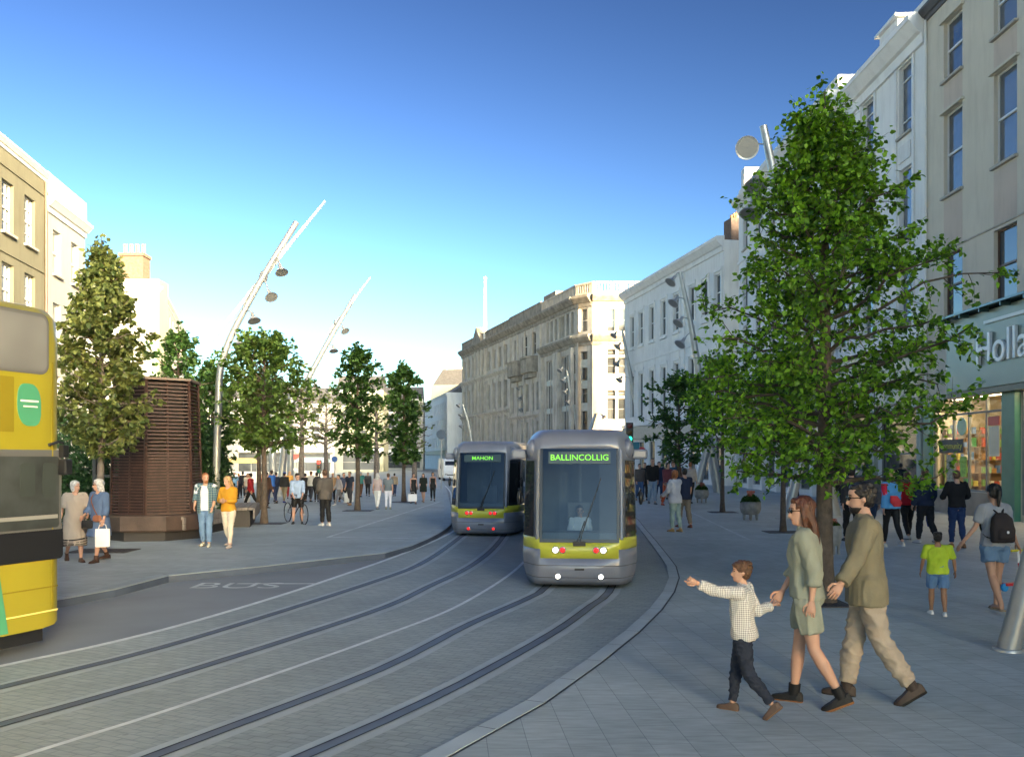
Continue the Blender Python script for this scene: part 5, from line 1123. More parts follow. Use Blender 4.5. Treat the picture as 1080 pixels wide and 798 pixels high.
px_tree('nearly bare grey tree behind the slim dark trees', 397, 517, 412, 476, 22, LM['olive'], z=.12, tr=.2, ls=.24, seed=40, nlimb=30, twigs=8, nleaf=6, bare=True, barkm=bark2)
px_tree('green tree behind the right end of the slatted kiosk', 224, 540, 372, 500, 26, LM['deep'], z=.12, tr=.10, ls=.17, seed=41, nlimb=60, twigs=9, nleaf=13)
grate('square metal grate at the foot of the staked maple', 109, 581, 62, .85, .12); grate('grate under the round crowned green tree', 279, 552, 42, .8, .12); grate('grate under the slim dark tree near the shoppers', 378, 538.5, 30, .9, .12); grate('grate at the slim tree beside the women in black', 425, 529.5, 24, 1.0, .12)
grate('grate under the slender tree left of the lime tree', 828, 561, 42, .8, .0155); grate('grate under the slim tree near the planters', 762, 540, 28, .9, .0155); grate('grate at the foot of the large lime tree', 868, 636, 46, .8, .0155)
# hedges: dense shrubs behind the women and the kiosk
def shrub(label, c, rx, ry, h, nleaf, ls, seed, lm_='hedge'):
    r = random.Random(seed); t = thing('shrub', label, 'shrub', c); lg = MB(); tg = MB()
    for k in range(14):
        a = r.uniform(0,6.28); tip = Vector((math.cos(a)*rx*.6*r.random(), math.sin(a)*ry*.6*r.random(), h*r.uniform(.5,.9))); tg.tube([(0,0,0), tip*.5+rv(r)*.1, tip], [.05,.03,.008], 5)
    for k in range(nleaf):
        v = rv(r); v.z = abs(v.z)*1.0; q = r.uniform(.55,1)**.6; s = 1+.25*noise.noise(v*2.2+Vector((seed,0,0)))
        p = Vector((v.x*rx*q*s, v.y*ry*q*s, v.z*h*q*s)); 
        if r.random() < .35: p.z = r.random()*h*.6*q
        leaf(lg, p, (v+rv(r)*.9).normalized(), (Vector((0,0,1))+rv(r)).normalized(), ls*r.uniform(.6,1.2), 1)
    tg.build('stem', bark, t, smooth=60); link('foliage', lg.mesh('foliage', LM[lm_]), t); return t
for i, (x, y, rx, h, lab) in enumerate([(-13.2,27.6,1.8,3.4,'dark dense shrub behind the elderly women, nearest the bus'),(-12.0,26.4,1.6,3.1,'dark dense shrub between the maple trunk and the kiosk'),(-15.4,29,2.2,3.8,'tall dark shrub half hidden by the yellow bus'),(-11.6,31,1.5,4.2,'dark shrub standing behind the kiosk'),(-10.7,29.5,.9,2.9,'green shrub showing right of the kiosk'),(-17.5,33,2.4,4.5,'pale leafy shrub against the white house'),(-12.9,31.5,2.2,5.0,'tall hedge shrub filling the gap behind the kiosk')]):
    shrub(lab, (x,y,.12), rx, rx*.8, h, 4200, .15, 60+i)
# =============================================================== MASTS, KIOSK, FURNITURE
steelg = mat('mast_grey_steel', (.34,.36,.37), .38, metal=.5, var=.10, scale=2); steelw = mat('mast_white_paint', (.74,.74,.72), .4, var=.06)
lampm = mat('lamp_aluminium', (.50,.51,.52), .3, metal=.7, var=.05); lampin = mat('lamp_reflector', (.30,.31,.31), .4, metal=.5, var=0); darkm = mat('dark_metal', (.045,.047,.05), .45, metal=.4)
def mast(label, base, pts, lamps, m=steelg, spar=None, r=(.17,.07), group='leaning lighting masts along the street', face=None, lr=.30, bp=1.9):
    base = Vector(base); t = thing('lighting_mast', label, 'lamp mast', base, 0, group); P_ = [Vector(p)-base for p in pts]
    c = catmull(P_, 6) if len(P_) > 2 else P_; g = MB(); n = len(c)
    g.tube(c, [r[0]+(r[1]-r[0])*i/(n-1) for i in range(n)], 14); g.build('pole', m, t, smooth=50)
    g = MB(); g.lathe((c[0].x,c[0].y,c[0].z), [(r[0]*bp,-.02),(r[0]*bp,.03),(r[0]*1.2,.05)], 16); g.build('base_plate', steelg, t, smooth=40)
    if spar:
        g = MB(); a, b = [Vector(p)-base for p in spar]; g.tube([a, a.lerp(b,.5), b], [.05,.085,.035], 10); g.build('spar', steelw, t, smooth=50)
        g = MB(); x = a.lerp(b,.5); g.ball(x, (.16,.16,.22), 10); g.build('clamp', steelg, t, smooth=50)
    for (fr, p, aim) in lamps:
        p = Vector(p)-base; q = min(c, key=lambda v: (v-p-Vector((0,0,.3))).length); ax = Vector(aim).normalized()
        lg = MB(); lg.lathe(p, [(lr*.12,lr*1.5),(lr*.26,lr*1.45),(lr*.30,lr*.75),(lr*.42,lr*.6),(lr*.62,lr*.42),(lr*.95,0),(lr*1.02,-.03),(lr*.9,-.03),(lr*.45,lr*.3)], 22, axis=tuple(-ax)); L_ = lg.build('lamp_head', lampm, t, smooth=45)
        lg = MB(); lg.lathe(p, [(lr*.88,-.025),(lr*.5,lr*.12),(.01,lr*.2)], 22, axis=tuple(-ax)); lg.build('reflector', lampin, L_, smooth=50)
        lg = MB(); tp = p-ax*lr*1.35; lg.tube([q, q.lerp(tp,.5)+Vector((0,0,.08)), tp], .028, 6); lg.build('bracket', steelg, L_, smooth=50)
    return t
# left pair
Y1 = G(227,548,.12).y
mast('tall white and grey mast with a crossing spar and four lamps above the round tree', G(227,548,.12), [G(227,548,.12), P(230,440,Y1), P(236,375,Y1), P(270,305,Y1), P(313,234,Y1)],
     [(0,P(297,287,Y1-.3),(.35,-.4,-1)),(0,P(286,313,Y1-.3),(.45,-.5,-.8)),(0,P(268,338,Y1-.3),(.35,-.3,-1)),(0,P(253,364,Y1-.3),(.3,-.3,-1))], spar=(P(215,369,Y1+.7),P(343,212,Y1-.3)), r=(.13,.10), lr=.22)
Y2 = G(295,522,.12).y
mast('grey leaning mast with a thin spar and two lamps between the left trees', G(295,522,.12), [G(295,522,.12), P(303,455,Y2), P(316,418,Y2), P(344,364,Y2), P(375,311,Y2)],
     [(0,P(364,349,Y2-.3),(.5,-.4,-.8)),(0,P(352,370,Y2-.3),(.2,-.3,-1))], spar=(P(319,388,Y2+.6),P(391,292,Y2-.3)), r=(.22,.13), lr=.26)
for i, (pb, pt_, yb, yt) in enumerate([((288,),(287,),524,415),((306,),(307,),519,415)]):
    b = G(pb[0], yb, .12); t = thing('support_post', ['grey steel post beside the leaning mast, left of the cyclist','grey steel post behind the cyclist beside the leaning mast'][i], 'post', b); g = MB(); g.tube([(0,0,0), P(pt_[0],yt,b.y)-b], [.22,.16], 12); g.build('pole', steelg, t, smooth=50); g = MB(); g.lathe((0,0,0), [(.4,0),(.4,.04),(.24,.07)], 16); g.build('base_plate', steelg, t)
# right side
Y3 = G(880,545).y
mast('tall grey mast with two round lamp dishes beside the top of the lime tree', G(880,545), [G(880,545), P(856,430,Y3), P(838,300,Y3), P(818,195,Y3), P(805,133,Y3)],
     [(0,P(788,156,Y3-.6),(-.25,-1,-.35)),(0,P(797,196,Y3-.5),(-.2,-.5,-1)),(0,P(792,226,Y3-.5),(-.3,-.3,-1))], r=(.26,.14), lr=.42)
Y4 = G(758,520).y
L4 = [P(706,299,Y4),P(709,321,Y4),P(714,342,Y4),P(716,364,Y4)]
mast('grey mast with four bell lamps in front of the classical building', G(758,520), [G(758,520), P(744,440,Y4), P(730,350,Y4), P(717,287,Y4)], [(0,p-Vector((0,.4,0)),(-.6,-.3,-.8)) for p in L4], r=(.34,.12), lr=.38)
Y5 = 92
mast('slender mast with four lamps at the left end of the classical building', (P(684,505,Y5).x,Y5,0), [(P(684,505,Y5).x,Y5,0), P(672,433,Y5), P(663,385,Y5), P(656,347,Y5)], [(0,P(a,b,Y5-.5),(-.6,-.3,-.8)) for a,b in ((647,354),(651,366),(650,384),(653,401))], r=(.34,.12), lr=.42)
Y6 = 108
mast('slender mast with four lamps before the limestone corner block', (P(616,500,Y6).x,Y6,0), [(P(616,500,Y6).x,Y6,0), P(609,453,Y6), P(602,415,Y6), P(598,391,Y6)], [(0,P(a,b,Y6-.5),(-.6,-.3,-.8)) for a,b in ((590,391),(593,402),(595,414),(598,425))], r=(.30,.12), lr=.42)
mast('short leaning mast with a bracket above the roof of the front tram', (P(618,500,88).x,88,0), [(P(618,500,88).x,88,0), P(621,462,88), P(628,436,88)], [(0,P(637,440,87.5),(.6,-.3,-.8))], r=(.30,.14), lr=.3)
mast('slender mast with lamps before the middle limestone building', (P(561,497,128).x,128,0), [(P(561,497,128).x,128,0), P(558,450,128), P(551,408,128)], [(0,P(a,b,127.5),(-.6,-.3,-.8)) for a,b in ((546,410),(548,421),(549,433),(552,445))], r=(.3,.12), lr=.42)
mast('slender mast with lamps above the rear tram', (P(501,497,135).x,135,0), [(P(501,497,135).x,135,0), P(496,455,135), P(488,426,135)], [(0,P(a,b,134.5),(-.6,-.3,-.8)) for a,b in ((483,428),(485,438),(486,450))], r=(.3,.12), lr=.42)
Y7 = G(733,521).y; mast('short steel post leaning right behind the far planter', G(733,521), [G(733,521), P(744,478,Y7), P(764,396,Y7)], [], r=(.30,.22))
Y8 = G(829,547).y; mast('grey steel post leaning right beside the slender tree trunk', G(829,547), [G(829,547), P(844,488,Y8), P(878,360,Y8)], [], r=(.21,.16))
Y9 = G(1062,687,0).y; mast('thick near steel post leaning out of the right edge', G(1063,687), [G(1063,687)+Vector((0,0,.0)), P(1083,610,Y9), P(1150,352,Y9)], [], r=(.125,.10), bp=1.3, m=mat('near_post_steel',(.27,.28,.285),.42,metal=.3,var=.12,scale=3,bump=.1))
# ---- slatted kiosk
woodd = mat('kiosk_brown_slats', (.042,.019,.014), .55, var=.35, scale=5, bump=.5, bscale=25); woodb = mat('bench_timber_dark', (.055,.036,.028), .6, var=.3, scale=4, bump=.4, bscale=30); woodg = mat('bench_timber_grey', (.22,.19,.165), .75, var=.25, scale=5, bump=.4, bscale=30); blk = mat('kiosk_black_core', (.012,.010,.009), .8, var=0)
kc = Vector(((166-CX)/F*22.8, 22.8, .12)); t = thing('slatted_kiosk', 'tall tapered brown timber slatted kiosk standing on a round bench', 'kiosk', (kc.x, kc.y, .12), R(8))
sc = kc.y/F; Rb, Rt, z0, z1 = 45*sc, 41*sc, .66, 4.12
def hexp(r, z, k, rot=math.pi/6): return Vector((r*math.cos(rot+k*math.pi/3), r*math.sin(rot+k*math.pi/3), z))
for k in range(6):
    g = MB(); nsl = 46
    z = z0
    while z < z1-.05:
        q = (z-z0)/(z1-z0); r_ = Rb+(Rt-Rb)*q; low = q < .45; h_ = .050 if low else .042; a, b = hexp(r_, z, k), hexp(r_, z, k+1); n_ = ((a+b)/2); n_.z = 0; n_.normalize(); a -= (a-b).normalized()*.02; 
        g.add([a, b, b+n_*.035, a+n_*.035, a+Vector((0,0,h_)), b+Vector((0,0,h_)), b+n_*.03+Vector((0,0,h_)), a+n_*.03+Vector((0,0,h_))], [(0,3,2,1),(4,5,6,7),(0,1,5,4),(1,2,6,5),(2,3,7,6),(3,0,4,7)])
        z += .078 if low else .094
    g.build('slat_panel', woodd, t)
    g = MB(); g.tube([hexp(Rb+.02,z0,k), hexp(Rt+.02,z1,k)], .045, 4); g.build('corner_post', woodd, t)
    g = MB(); g.tube([(hexp(Rb-.03,z0,k)+hexp(Rb-.03,z0,k+1))/2, (hexp(Rt-.03,z1,k)+hexp(Rt-.03,z1,k+1))/2], .03, 4); g.build('batten', woodd, t)
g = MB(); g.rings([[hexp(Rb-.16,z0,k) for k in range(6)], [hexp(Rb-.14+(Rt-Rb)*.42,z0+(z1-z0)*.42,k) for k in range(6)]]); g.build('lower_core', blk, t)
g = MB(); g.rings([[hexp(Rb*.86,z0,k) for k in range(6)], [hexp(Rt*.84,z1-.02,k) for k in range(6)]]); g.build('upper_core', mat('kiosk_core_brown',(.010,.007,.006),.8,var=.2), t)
g = MB(); g.rings([[hexp(Rt+.10,z1,k) for k in range(6)], [hexp(Rt+.12,z1+.06,k) for k in range(6)]]); g.build('roof', mat('kiosk_roof',(.20,.16,.14),.6), t)
o_ = lambda r,z,k: Vector((r*math.cos(math.pi/8+k*math.pi/4), r*math.sin(math.pi/8+k*math.pi/4), z))
g = MB(); g.rings([[o_(56*sc,.24,k) for k in range(8)], [o_(57*sc,.28,k) for k in range(8)], [o_(57*sc,.62,k) for k in range(8)], [o_(56.3*sc,.655,k) for k in range(8)]]); g.build('bench_ring', woodb, t, bevel=.01)
g = MB(); g.rings([[o_(51*sc,0,k) for k in range(8)], [o_(51*sc,.26,k) for k in range(8)]]); g.build('plinth', mat('plinth_black',(.02,.018,.018),.6), t)
hb = MB()
for z in (1.6,2.5):  hb.box(-Rb-.45,-Rb+.2,-.05,.05,z,z+.07)
hb.box(-Rb-.48,-Rb-.40,-.06,.06,.3,3.6); hb.build('side_frame', darkm, t)
# timber bench extension
def bench(label, a, b, h, dep, m, hgt=.45):
    a, b = Vector(a), Vector(b); d = (b-a); L = d.length; t = thing('timber_bench', label, 'bench', a, math.atan2(d.y,d.x)); g = MB()
    for q in range(4): g.box(0, L, .01+q*dep/4, (q+1)*dep/4-.01, hgt-.08, hgt)
    g.build('seat', m, t, bevel=.006); g = MB(); g.box(.0, L, -.02, .03, hgt-.34, hgt-.19); g.box(.0,L,-.022,.028,hgt-.18,hgt-.02); g.build('front_board', m, t); g = MB(); g.box(.15,L-.15,.12,dep-.05,0,hgt-.09); g.build('bench_base', MC['plinth_black'], t)
p = G(206,570,.12); q = G(266,549,.12)
m1 = p.lerp(q,.5); d_ = (q-p).normalized()
bench('grey weathered timber bench running right from the kiosk behind the couple', p+Vector((-.35,.12,0)), m1+Vector((.1,.05,0)), .5, .7, woodg, .60)
bench('far pale timber bench end right of the woman in the mustard sweater', m1+Vector((.55,.75,0)), q+Vector((.1,.45,0)), .5, .7, woodg, .60)
# ---- planters
plm = mat('planter_stone', (.27,.27,.26), .8, var=.22, scale=6, bump=.5, bscale=30, stain=.3); soil = mat('planter_soil', (.02,.018,.015), .95)
def planter(label, px, py, w, fl, seed):
    b = G(px, py, .015); s = w*b.y/F/2; t = thing('planter', label, 'planter', b, 0, 'round stone planters on small feet'); g = MB()
    g.lathe((0,0,0), [(s*.62,.20),(s*.88,.26),(s*1.0,.42),(s*.97,.58),(s*.90,.66),(s*.80,.66),(s*.78,.60)], 28); g.build('bowl', plm, t, smooth=50)
    for k in range(6): a = k*math.pi/3+.3; g = MB(); g.tube([(math.cos(a)*s*.68,math.sin(a)*s*.68,0),(math.cos(a)*s*.68,math.sin(a)*s*.68,.24)], [s*.10,s*.16], 8); g.build('foot', plm, t, smooth=50)
    r = random.Random(seed); g = MB(); f = MB()
    for k in range(700):
        v = rv(r); v.z = abs(v.z); p = Vector((v.x*s*.72, v.y*s*.72, .60+v.z*s*.75*r.uniform(.4,1))); leaf(g, p, (v+rv(r)*.6), Vector((0,0,1))+rv(r), .12*s/.42, 1)
    for k in range(60):
        a = r.uniform(0,6.28); q_ = r.random()*s*.45; f.ball((math.cos(a)*q_, math.sin(a)*q_, .60+s*r.uniform(.6,1.15)), .035*s/.4, 6)
    g.build('foliage', LM['deep'], t, fix=False); f.build('flowers', mat('flower_'+fl, {'coral':(.55,.16,.10),'rust':(.30,.10,.07)}[fl], .6, var=.3, scale=20), t)
    return t
planter('round stone planter with coral flowers near the slender tree', 791.5, 548, 22, 'coral', 1); planter('round stone planter with rust flowers beside the pointing couple', 740, 530, 15, 'rust', 2); planter('stone planter half hidden behind the lime tree trunk', 879, 584, 17, 'rust', 3)
# ---- traffic lights and signs
def roundsign(name, label, px, py, Y, r_, m, pole_z0=.12, txt=None, m2=None, cat='sign'):
    p = P(px,py,Y); t = thing(name, label, cat, (p.x,p.y,pole_z0)); zz = p.z-pole_z0; g = MB(); g.tube([(0,0,0),(0,0,zz+r_)], .05, 8); g.build('pole', steelg, t, smooth=50)
    g = MB(); g.lathe((0,-.08,zz), [(.001,0),(r_,0),(r_,.03),(.001,.03)], 26, axis=(0,-1,0)); g.build('sign_disc', m, t); 
    if m2: g = MB(); g.lathe((0,-.115,zz), [(r_*.72,0),(r_,0),(r_,.006),(r_*.72,.006),(r_*.72,0)], 26, axis=(0,-1,0)) if False else g.lathe((0,-.113,zz), [(.001,0),(r_*.70,0),(r_*.70,.006),(.001,.006)], 26, axis=(0,-1,0)); g.build('sign_centre', m2, t)
bl = mat('sign_blue', (.03,.09,.28), .4, var=0); rd = mat('sign_red_paint', (.50,.03,.04), .4, var=0)
roundsign('road_sign','round dark blue sign high on the left of the rear tram', 465.5, 458, 60, .34, mat('sign_navy',(.03,.06,.11),.4,var=0)); roundsign('stop_sign','small red stop sign behind the front tram', 676.5, 476, 60, .32, rd, 0)
roundsign('direction_sign','blue and white round sign behind the shoppers', 353, 484, 62, .22, bl, .12)
def tlight(label, px, py, Y, hgt, lit_i, z0=0):
    p = P(px,py,Y); t = thing('traffic_light', label, 'traffic light', (p.x,p.y,z0)); zz = p.z-z0; g = MB(); g.tube([(0,0,0),(0,0,zz+hgt/2)], .06, 8); g.build('pole', darkm, t, smooth=50); g = MB(); w = hgt*.18
    g.box(-w,w,-.30,-.07,zz-hgt/2,zz+hgt/2); hd = g.build('signal_head', darkm, t, bevel=.02)
    for k in range(3):
        on = k == lit_i; c_ = [(.9,.05,.03),(.7,.35,.03),(.03,.8,.45)][k]; m = emit('signal_on_%d'%k, c_, .8) if on else mat('signal_off_%d'%k, tuple(x*.12 for x in c_), .3, var=0)
        g = MB(); g.ball((0,-.30,zz+hgt*(.32-.32*k)), (w*.72,.04,w*.72), 12); g.build('signal_lamp', m, hd, smooth=60)
tlight('traffic light showing green right of the front tram roof', 663.5, 456, 50, 1.15, 2); tlight('distant traffic light showing red behind the cyclist', 337, 492, 70, 1.1, 0, .12)
g = MB(); p = P(669,470,50); t = thing('street_sign','small teal street sign under the traffic light','sign',(p.x,p.y,0)); g.box(-.3,.3,-.03,0,p.z-.22,p.z+.22); g.build('sign_board', mat('sign_teal',(.03,.20,.26),.4), t); g = MB(); g.tube([(0,.03,0),(0,.03,p.z)], .04, 8); g.build('pole', steelg, t)
# awnings/stall in the crowd background
def kioskstall(label, px, py, w, h, colr, Y):
    p = P(px,py,Y); t = thing('market_stall', label, 'stall', (p.x,p.y,.12)); ww = w*Y/F; hh = h*Y/F; g = MB(); g.box(-ww/2,ww/2,0,1.6,0,hh*.45); g.build('counter', mat('stall_white',(.6,.6,.56),.6), t); g = MB()
    g.add([(-ww/2-.2,-.5,hh*.8),(ww/2+.2,-.5,hh*.8),(ww/2,.8,hh),(-ww/2,.8,hh),(ww/2+.2,2.0,hh*.8),(-ww/2-.2,2.0,hh*.8)], [(0,1,2,3),(3,2,4,5),(0,3,5),(1,4,2),(0,5,4,1)]); g.build('canopy', mat('stall_canopy_%s'%px, colr, .6), t); g = MB()
    for sx in (-1,1):
        for y in (0,1.6): g.tube([(sx*ww/2,y,0),(sx*ww/2,y,hh*.82)], .04, 6)
    g.build('frame', steelg, t)
kioskstall('white canopied stall behind the crowd right of the cyclist', 328, 510, 30, 26, (.50,.66,.68), 78); kioskstall('small red and white stall behind the crowd', 311, 512, 12, 28, (.55,.12,.09), 82); kioskstall('yellow lit stall behind the crowd left of the round tree trunk', 250, 514, 30, 26, (.62,.50,.20), 75)
# =============================================================== TRAMS
tgrey = mat('tram_grey_paint', (.20,.215,.265), .33, metal=.1, var=.07, scale=2, spec=.5, coat=.15, stain=.12); tgreyd = mat('tram_grey_dark', (.07,.072,.085), .4, var=.05); tyel = mat('tram_yellow', (.52,.51,.05), .35, var=.05, coat=.3)
tblk = mat('tram_black', (.012,.013,.016), .3, var=0); tglass = glass('tram_windscreen', (.50,.60,.66), .0); tpane = pane_mat('tram_side_glass', (.008,.011,.014), .03); tlight_ = mat('tram_post_pale', (.19,.195,.205), .6, metal=.0, var=.05)
ZL = [.10,.22,.40,.67,.86,1.02,1.10,2.72,2.80,2.98,3.08,3.18,3.27,3.34,3.385,3.40]
def wz(z):
    ks = [(.10,1.10),(.30,1.17),(.6,1.2),(2.8,1.16),(3.0,1.13),(3.18,1.09),(3.30,1.03),(3.385,.93),(3.40,.86)]
    for a, b in zip(ks, ks[1:]):
        if a[0] <= z <= b[0]: return 1.055*(a[1]+(b[1]-a[1])*(z-a[0])/(b[0]-a[0]))
    return 1.055*ks[-1][1]
def fz(z):
    ks = [(.10,.16),(.22,.07),(.4,.02),(.7,0),(1.02,.05),(2.98,.38),(3.18,.44),(3.30,.54),(3.385,.75),(3.40,.95)]
    for a, b in zip(ks, ks[1:]):
        if a[0] <= z <= b[0]: return a[1]+(b[1]-a[1])*(z-a[0])/(b[0]-a[0])
    return ks[-1][1]
def outline(z, L, o=0.0):
    w = wz(z); f = fz(z); c = .84 if z <= 3.0 else .84*w/1.19
    half = [(w+o, L), (w+o, f+1.25), (w+o-.005, f+1.0), (w*.965+o, f+.62), (c+.13+o*.5, f+.14-o), (c+.04, f+.05-o), (c-.02, f+.015-o), (c*.5, f-.0-o)]
    return [(-x,y) for x,y in half]+[(0,f-.004-o)]+[(x,y) for x,y in reversed(half)]
def tram(label, loc, heading, dest, sc, lights, font_sp=1.0, mods=3, num=None):
    t = thing('tram', label, 'tram', loc, heading, 'grey and yellow trams on the track', sc); L0 = 5.6
    gb = MB(); gy = MB(); gw = MB(); gside = MB(); rows = [outline(z, L0) for z in ZL]; n = len(rows[0])
    for i in range(len(ZL)-1):
        z, z2 = ZL[i], ZL[i+1]
        for j in range(n-1):
            q = [(*rows[i][j],z),(*rows[i][j+1],z),(*rows[i+1][j+1],z2),(*rows[i+1][j],z2)]; zm = (z+z2)/2
            centre = 6 <= j <= n-8; bevel = j in (2,3,n-5,n-4)
            if centre and 1.02 < zm < 2.98: gw.add(q, [(0,1,2,3)]); continue
            if bevel and 1.10 < zm < 2.72: gside.add(q, [(0,1,2,3)]); continue
            yel_ = (centre and .67 < zm < 1.02) or (j in (4,5,n-7,n-6) and .86 < zm < 1.02) or (.86 < zm < 1.10 and not centre)
            (gy if yel_ else gb).add(q, [(0,1,2,3)])
    top = [(*p, 3.40) for p in rows[-1]]; gb.add(top, [tuple(range(n))])
    def weld(g, name, m, thick=0):
        me = g.mesh(name, m); bm = bmesh.new(); bm.from_mesh(me); bmesh.ops.remove_doubles(bm, verts=bm.verts, dist=.0005); bm.to_mesh(me); bm.free(); me.shade_smooth(); me.set_sharp_from_angle(angle=R(28)); o = link(name, me, t)
        s = o.modifiers.new('solid','SOLIDIFY'); s.thickness = .03; s.offset = 1 if thick == 0 else thick; return o
    weld(gb, 'body', tgrey, -1); weld(gy, 'yellow_band', tyel, -1)
    ws = gw.mesh('windscreen', tglass); ws.shade_smooth(); ws_o = link('windscreen', ws, t)
    for side in (0,1):
        g = MB(); g.v = gside.v; sel = [f for f in gside.f if (gside.v[f[0]][0] < 0) == (side == 0)]; g.f = sel; g.m = [0]*len(sel); me = g.mesh('cab_side_window', tpane); bm = bmesh.new(); bm.from_mesh(me); bmesh.ops.remove_doubles(bm, verts=bm.verts, dist=.0005); bmesh.ops.delete(bm, geom=[v for v in bm.verts if not v.link_faces], context='VERTS'); bm.to_mesh(me); bm.free(); link('cab_side_window', me, t)
    sy = lambda z: fz(z)-.012
    # black mask around windscreen and lower panel
    g = MB(); 
    for x0, x1 in ((-.835,-.785),(.785,.835)): g.add([(x0,sy(1.0),1.0),(x1,sy(1.0),1.0),(x1,sy(2.98),2.98),(x0,sy(2.98),2.98)], [(0,1,2,3)])
    g.add([(-.785,sy(1.0),1.0),(.785,sy(1.0),1.0),(.785,sy(1.07),1.07),(-.785,sy(1.07),1.07)], [(0,1,2,3)]); g.build('windscreen_mask', tblk, t)
    # pale corner posts
    for sx in (-1,1):
        g = MB(); g.tube([(sx*.885,fz(1.06)+.045,1.06),(sx*.885,fz(2.0)+.045,2.0),(sx*.875,fz(2.95)+.05,2.95)], [(.042,.04)]*3, 8); g.build('corner_post', tlight_ if sx < 0 else tgrey, t, smooth=50)
        g = MB(); z_ = 3.0; g.box(-.02,.32,0,.30,-.11,.11); me = g.build('camera_pod', tgrey, t, bevel=.05); me.location = (sx*1.16-(.32 if sx < 0 else 0), .85, 2.86)
        g = MB(); g.ball((sx*1.03,.80,2.98), (.14,.28,.22), 16); g.build('shoulder_fairing', tgrey, t, smooth=60)
        g = MB(); g.tube([(sx*1.26,.9,1.95),(sx*1.34,.86,2.1)], .02, 6); g.ball((sx*1.33,.86,1.9), (.05,.08,.16), 10); g.build('mirror', tblk, t, smooth=60)
    # destination display
    g = MB(); d = Vector((0, fz(2.94)-fz(2.62), .32)).normalized(); nrm = Vector((0,-1,0)); up = d; n_ = Vector((1,0,0)).cross(up)
    ctr = Vector((0, sy(2.78)-.008, 2.78)); Mx = Matrix((( 1,0,0,ctr.x),(0,up.y,n_.y*1,ctr.y),(0,up.z,n_.z*1,ctr.z),(0,0,0,1)))
    if n_.y > 0: Mx = Matrix(((1,0,0,ctr.x),(0,up.y,-n_.y,ctr.y),(0,up.z,-n_.z,ctr.z),(0,0,0,1)))
    g.box(-.66,.66,-.13,.13,-.01,.0, M=Mx); dsp = g.build('destination_display', mat('display_panel',(.035,.06,.06),.3,var=0), t)
    tm = text_mesh(dest, .178, extrude=.003, font_scale=(1.04 if len(dest) > 6 else 1.15,1.0), space=1.0, bold=.0015); tm.transform(Mx @ Matrix.Translation((.0,0,.006))); tm.materials.append(emit('display_green',(.22,.80,.05),.22)); link('lettering', tm, dsp)
    g = MB(); g.tube([(x*1.004,y_-.006,.52) for x, y_ in outline(.52, 3.0)], .006, 5); g.build('skirt_seam', tblk, t)
    g = MB(); g.tube([(x*1.004,y_-.006,.26) for x, y_ in outline(.26, 3.0)], .005, 5); g.build('skirt_seam', tblk, t)
    # lamps
    w_ = emit('lamp_white',(1,.95,.84),1.3); r_ = emit('lamp_red',(.9,.02,.015),.35); bz = mat('lamp_bezel',(.5,.5,.5),.2,metal=.8,var=0)
    def lamp(x, z, r, m, nm):
        g = MB(); g.lathe((x, fz(z)-.005, z), [(r*1.3,-.01),(r*1.3,.02),(r*1.05,.03)], 20, axis=(0,-1,0)); o = g.build('lamp_housing' if nm != 'headlight' else 'headlight', bz, t, smooth=40); g = MB(); g.lathe((x, fz(z)-.03, z), [(r,0),(r,.01),(r*.6,.02),(.001,.024)], 20, axis=(0,-1,0)); g.build('lens', m, o, smooth=60)
    for sx in (-1,1):
        lamp(sx*.50,.845,.060,w_ if lights == 'front' else r_,'headlight'); lamp(sx*.35,.845,.055,r_ if lights == 'front' else w_ if False else r_,'tail_lamp'); lamp(sx*.45,.29,.052,w_ if lights == 'front' else r_,'headlight' if lights == 'front' else 'tail_lamp')
    # wiper and coupler flap
    g = MB(); g.box(-.13,.13,sy(.98)-.03,sy(.98),.93,1.03); g.tube([(0,sy(1.0)-.03,1.0),(.16,sy(1.5)-.03,1.5),(.34,sy(2.0)-.02,2.0)], .014, 6); g.tube([(-.05,sy(1.0)-.03,1.0),(.11,sy(1.5)-.03,1.45)], .012, 6); g.tube([(.10,sy(1.35)-.03,1.35),(.46,sy(2.35)-.02,2.35)], .010, 6); g.build('wiper', tblk, t)
    g = MB(); g.box(-.10,.10,fz(.44)-.01,fz(.44)+.02,.42,.46); g.build('coupler_flap', tblk, t)
    g = MB(); g.add([(x,fz(.50)-.006,.52) for x in (-.95,.95)]+[(x,fz(.50)-.006,.53) for x in (-.95,.95)], [(0,1,3,2)]); 
    # cab interior
    g = MB(); g.box(-1.05,1.05,2.6,2.65,.3,3.0); g.box(-1.05,1.05,.5,2.6,.30,.34); g.box(-1.0,1.0,.32,.95,.34,1.18); g.box(-.03,.03,1.9,2.0,.34,2.9); g.build('cab_interior', mat('cab_interior',(.10,.11,.12),.6), t)
    g = MB(); g.box(-.28,.28,1.75,1.9,.9,1.75); g.box(-.28,.28,1.3,1.8,.8,.9); g.build('driver_seat', tgreyd, t)
    # body sides of the first module and following modules
    def side_windows(y0, y1):
        for sx in (-1,1):
            x = sx*1.17
            g = MB(); g.add([(sx*1.273,y0,1.28),(sx*1.273,y1,1.28),(sx*1.243,y1,2.70),(sx*1.243,y0,2.70)], [(0,1,2,3)]); me = g.build('side_window', tpane, t, fix=False); s = me.modifiers.new('s','SOLIDIFY'); s.thickness = .01
            g = MB(); g.add([(sx*1.281,y0,.88),(sx*1.281,y1,.88),(sx*1.278,y1,1.08),(sx*1.278,y0,1.08)], [(0,1,2,3)]); me = g.build('side_band', tyel, t, fix=False); s = me.modifiers.new('s','SOLIDIFY'); s.thickness = .01
    side_windows(1.8, 5.5)
    y = L0
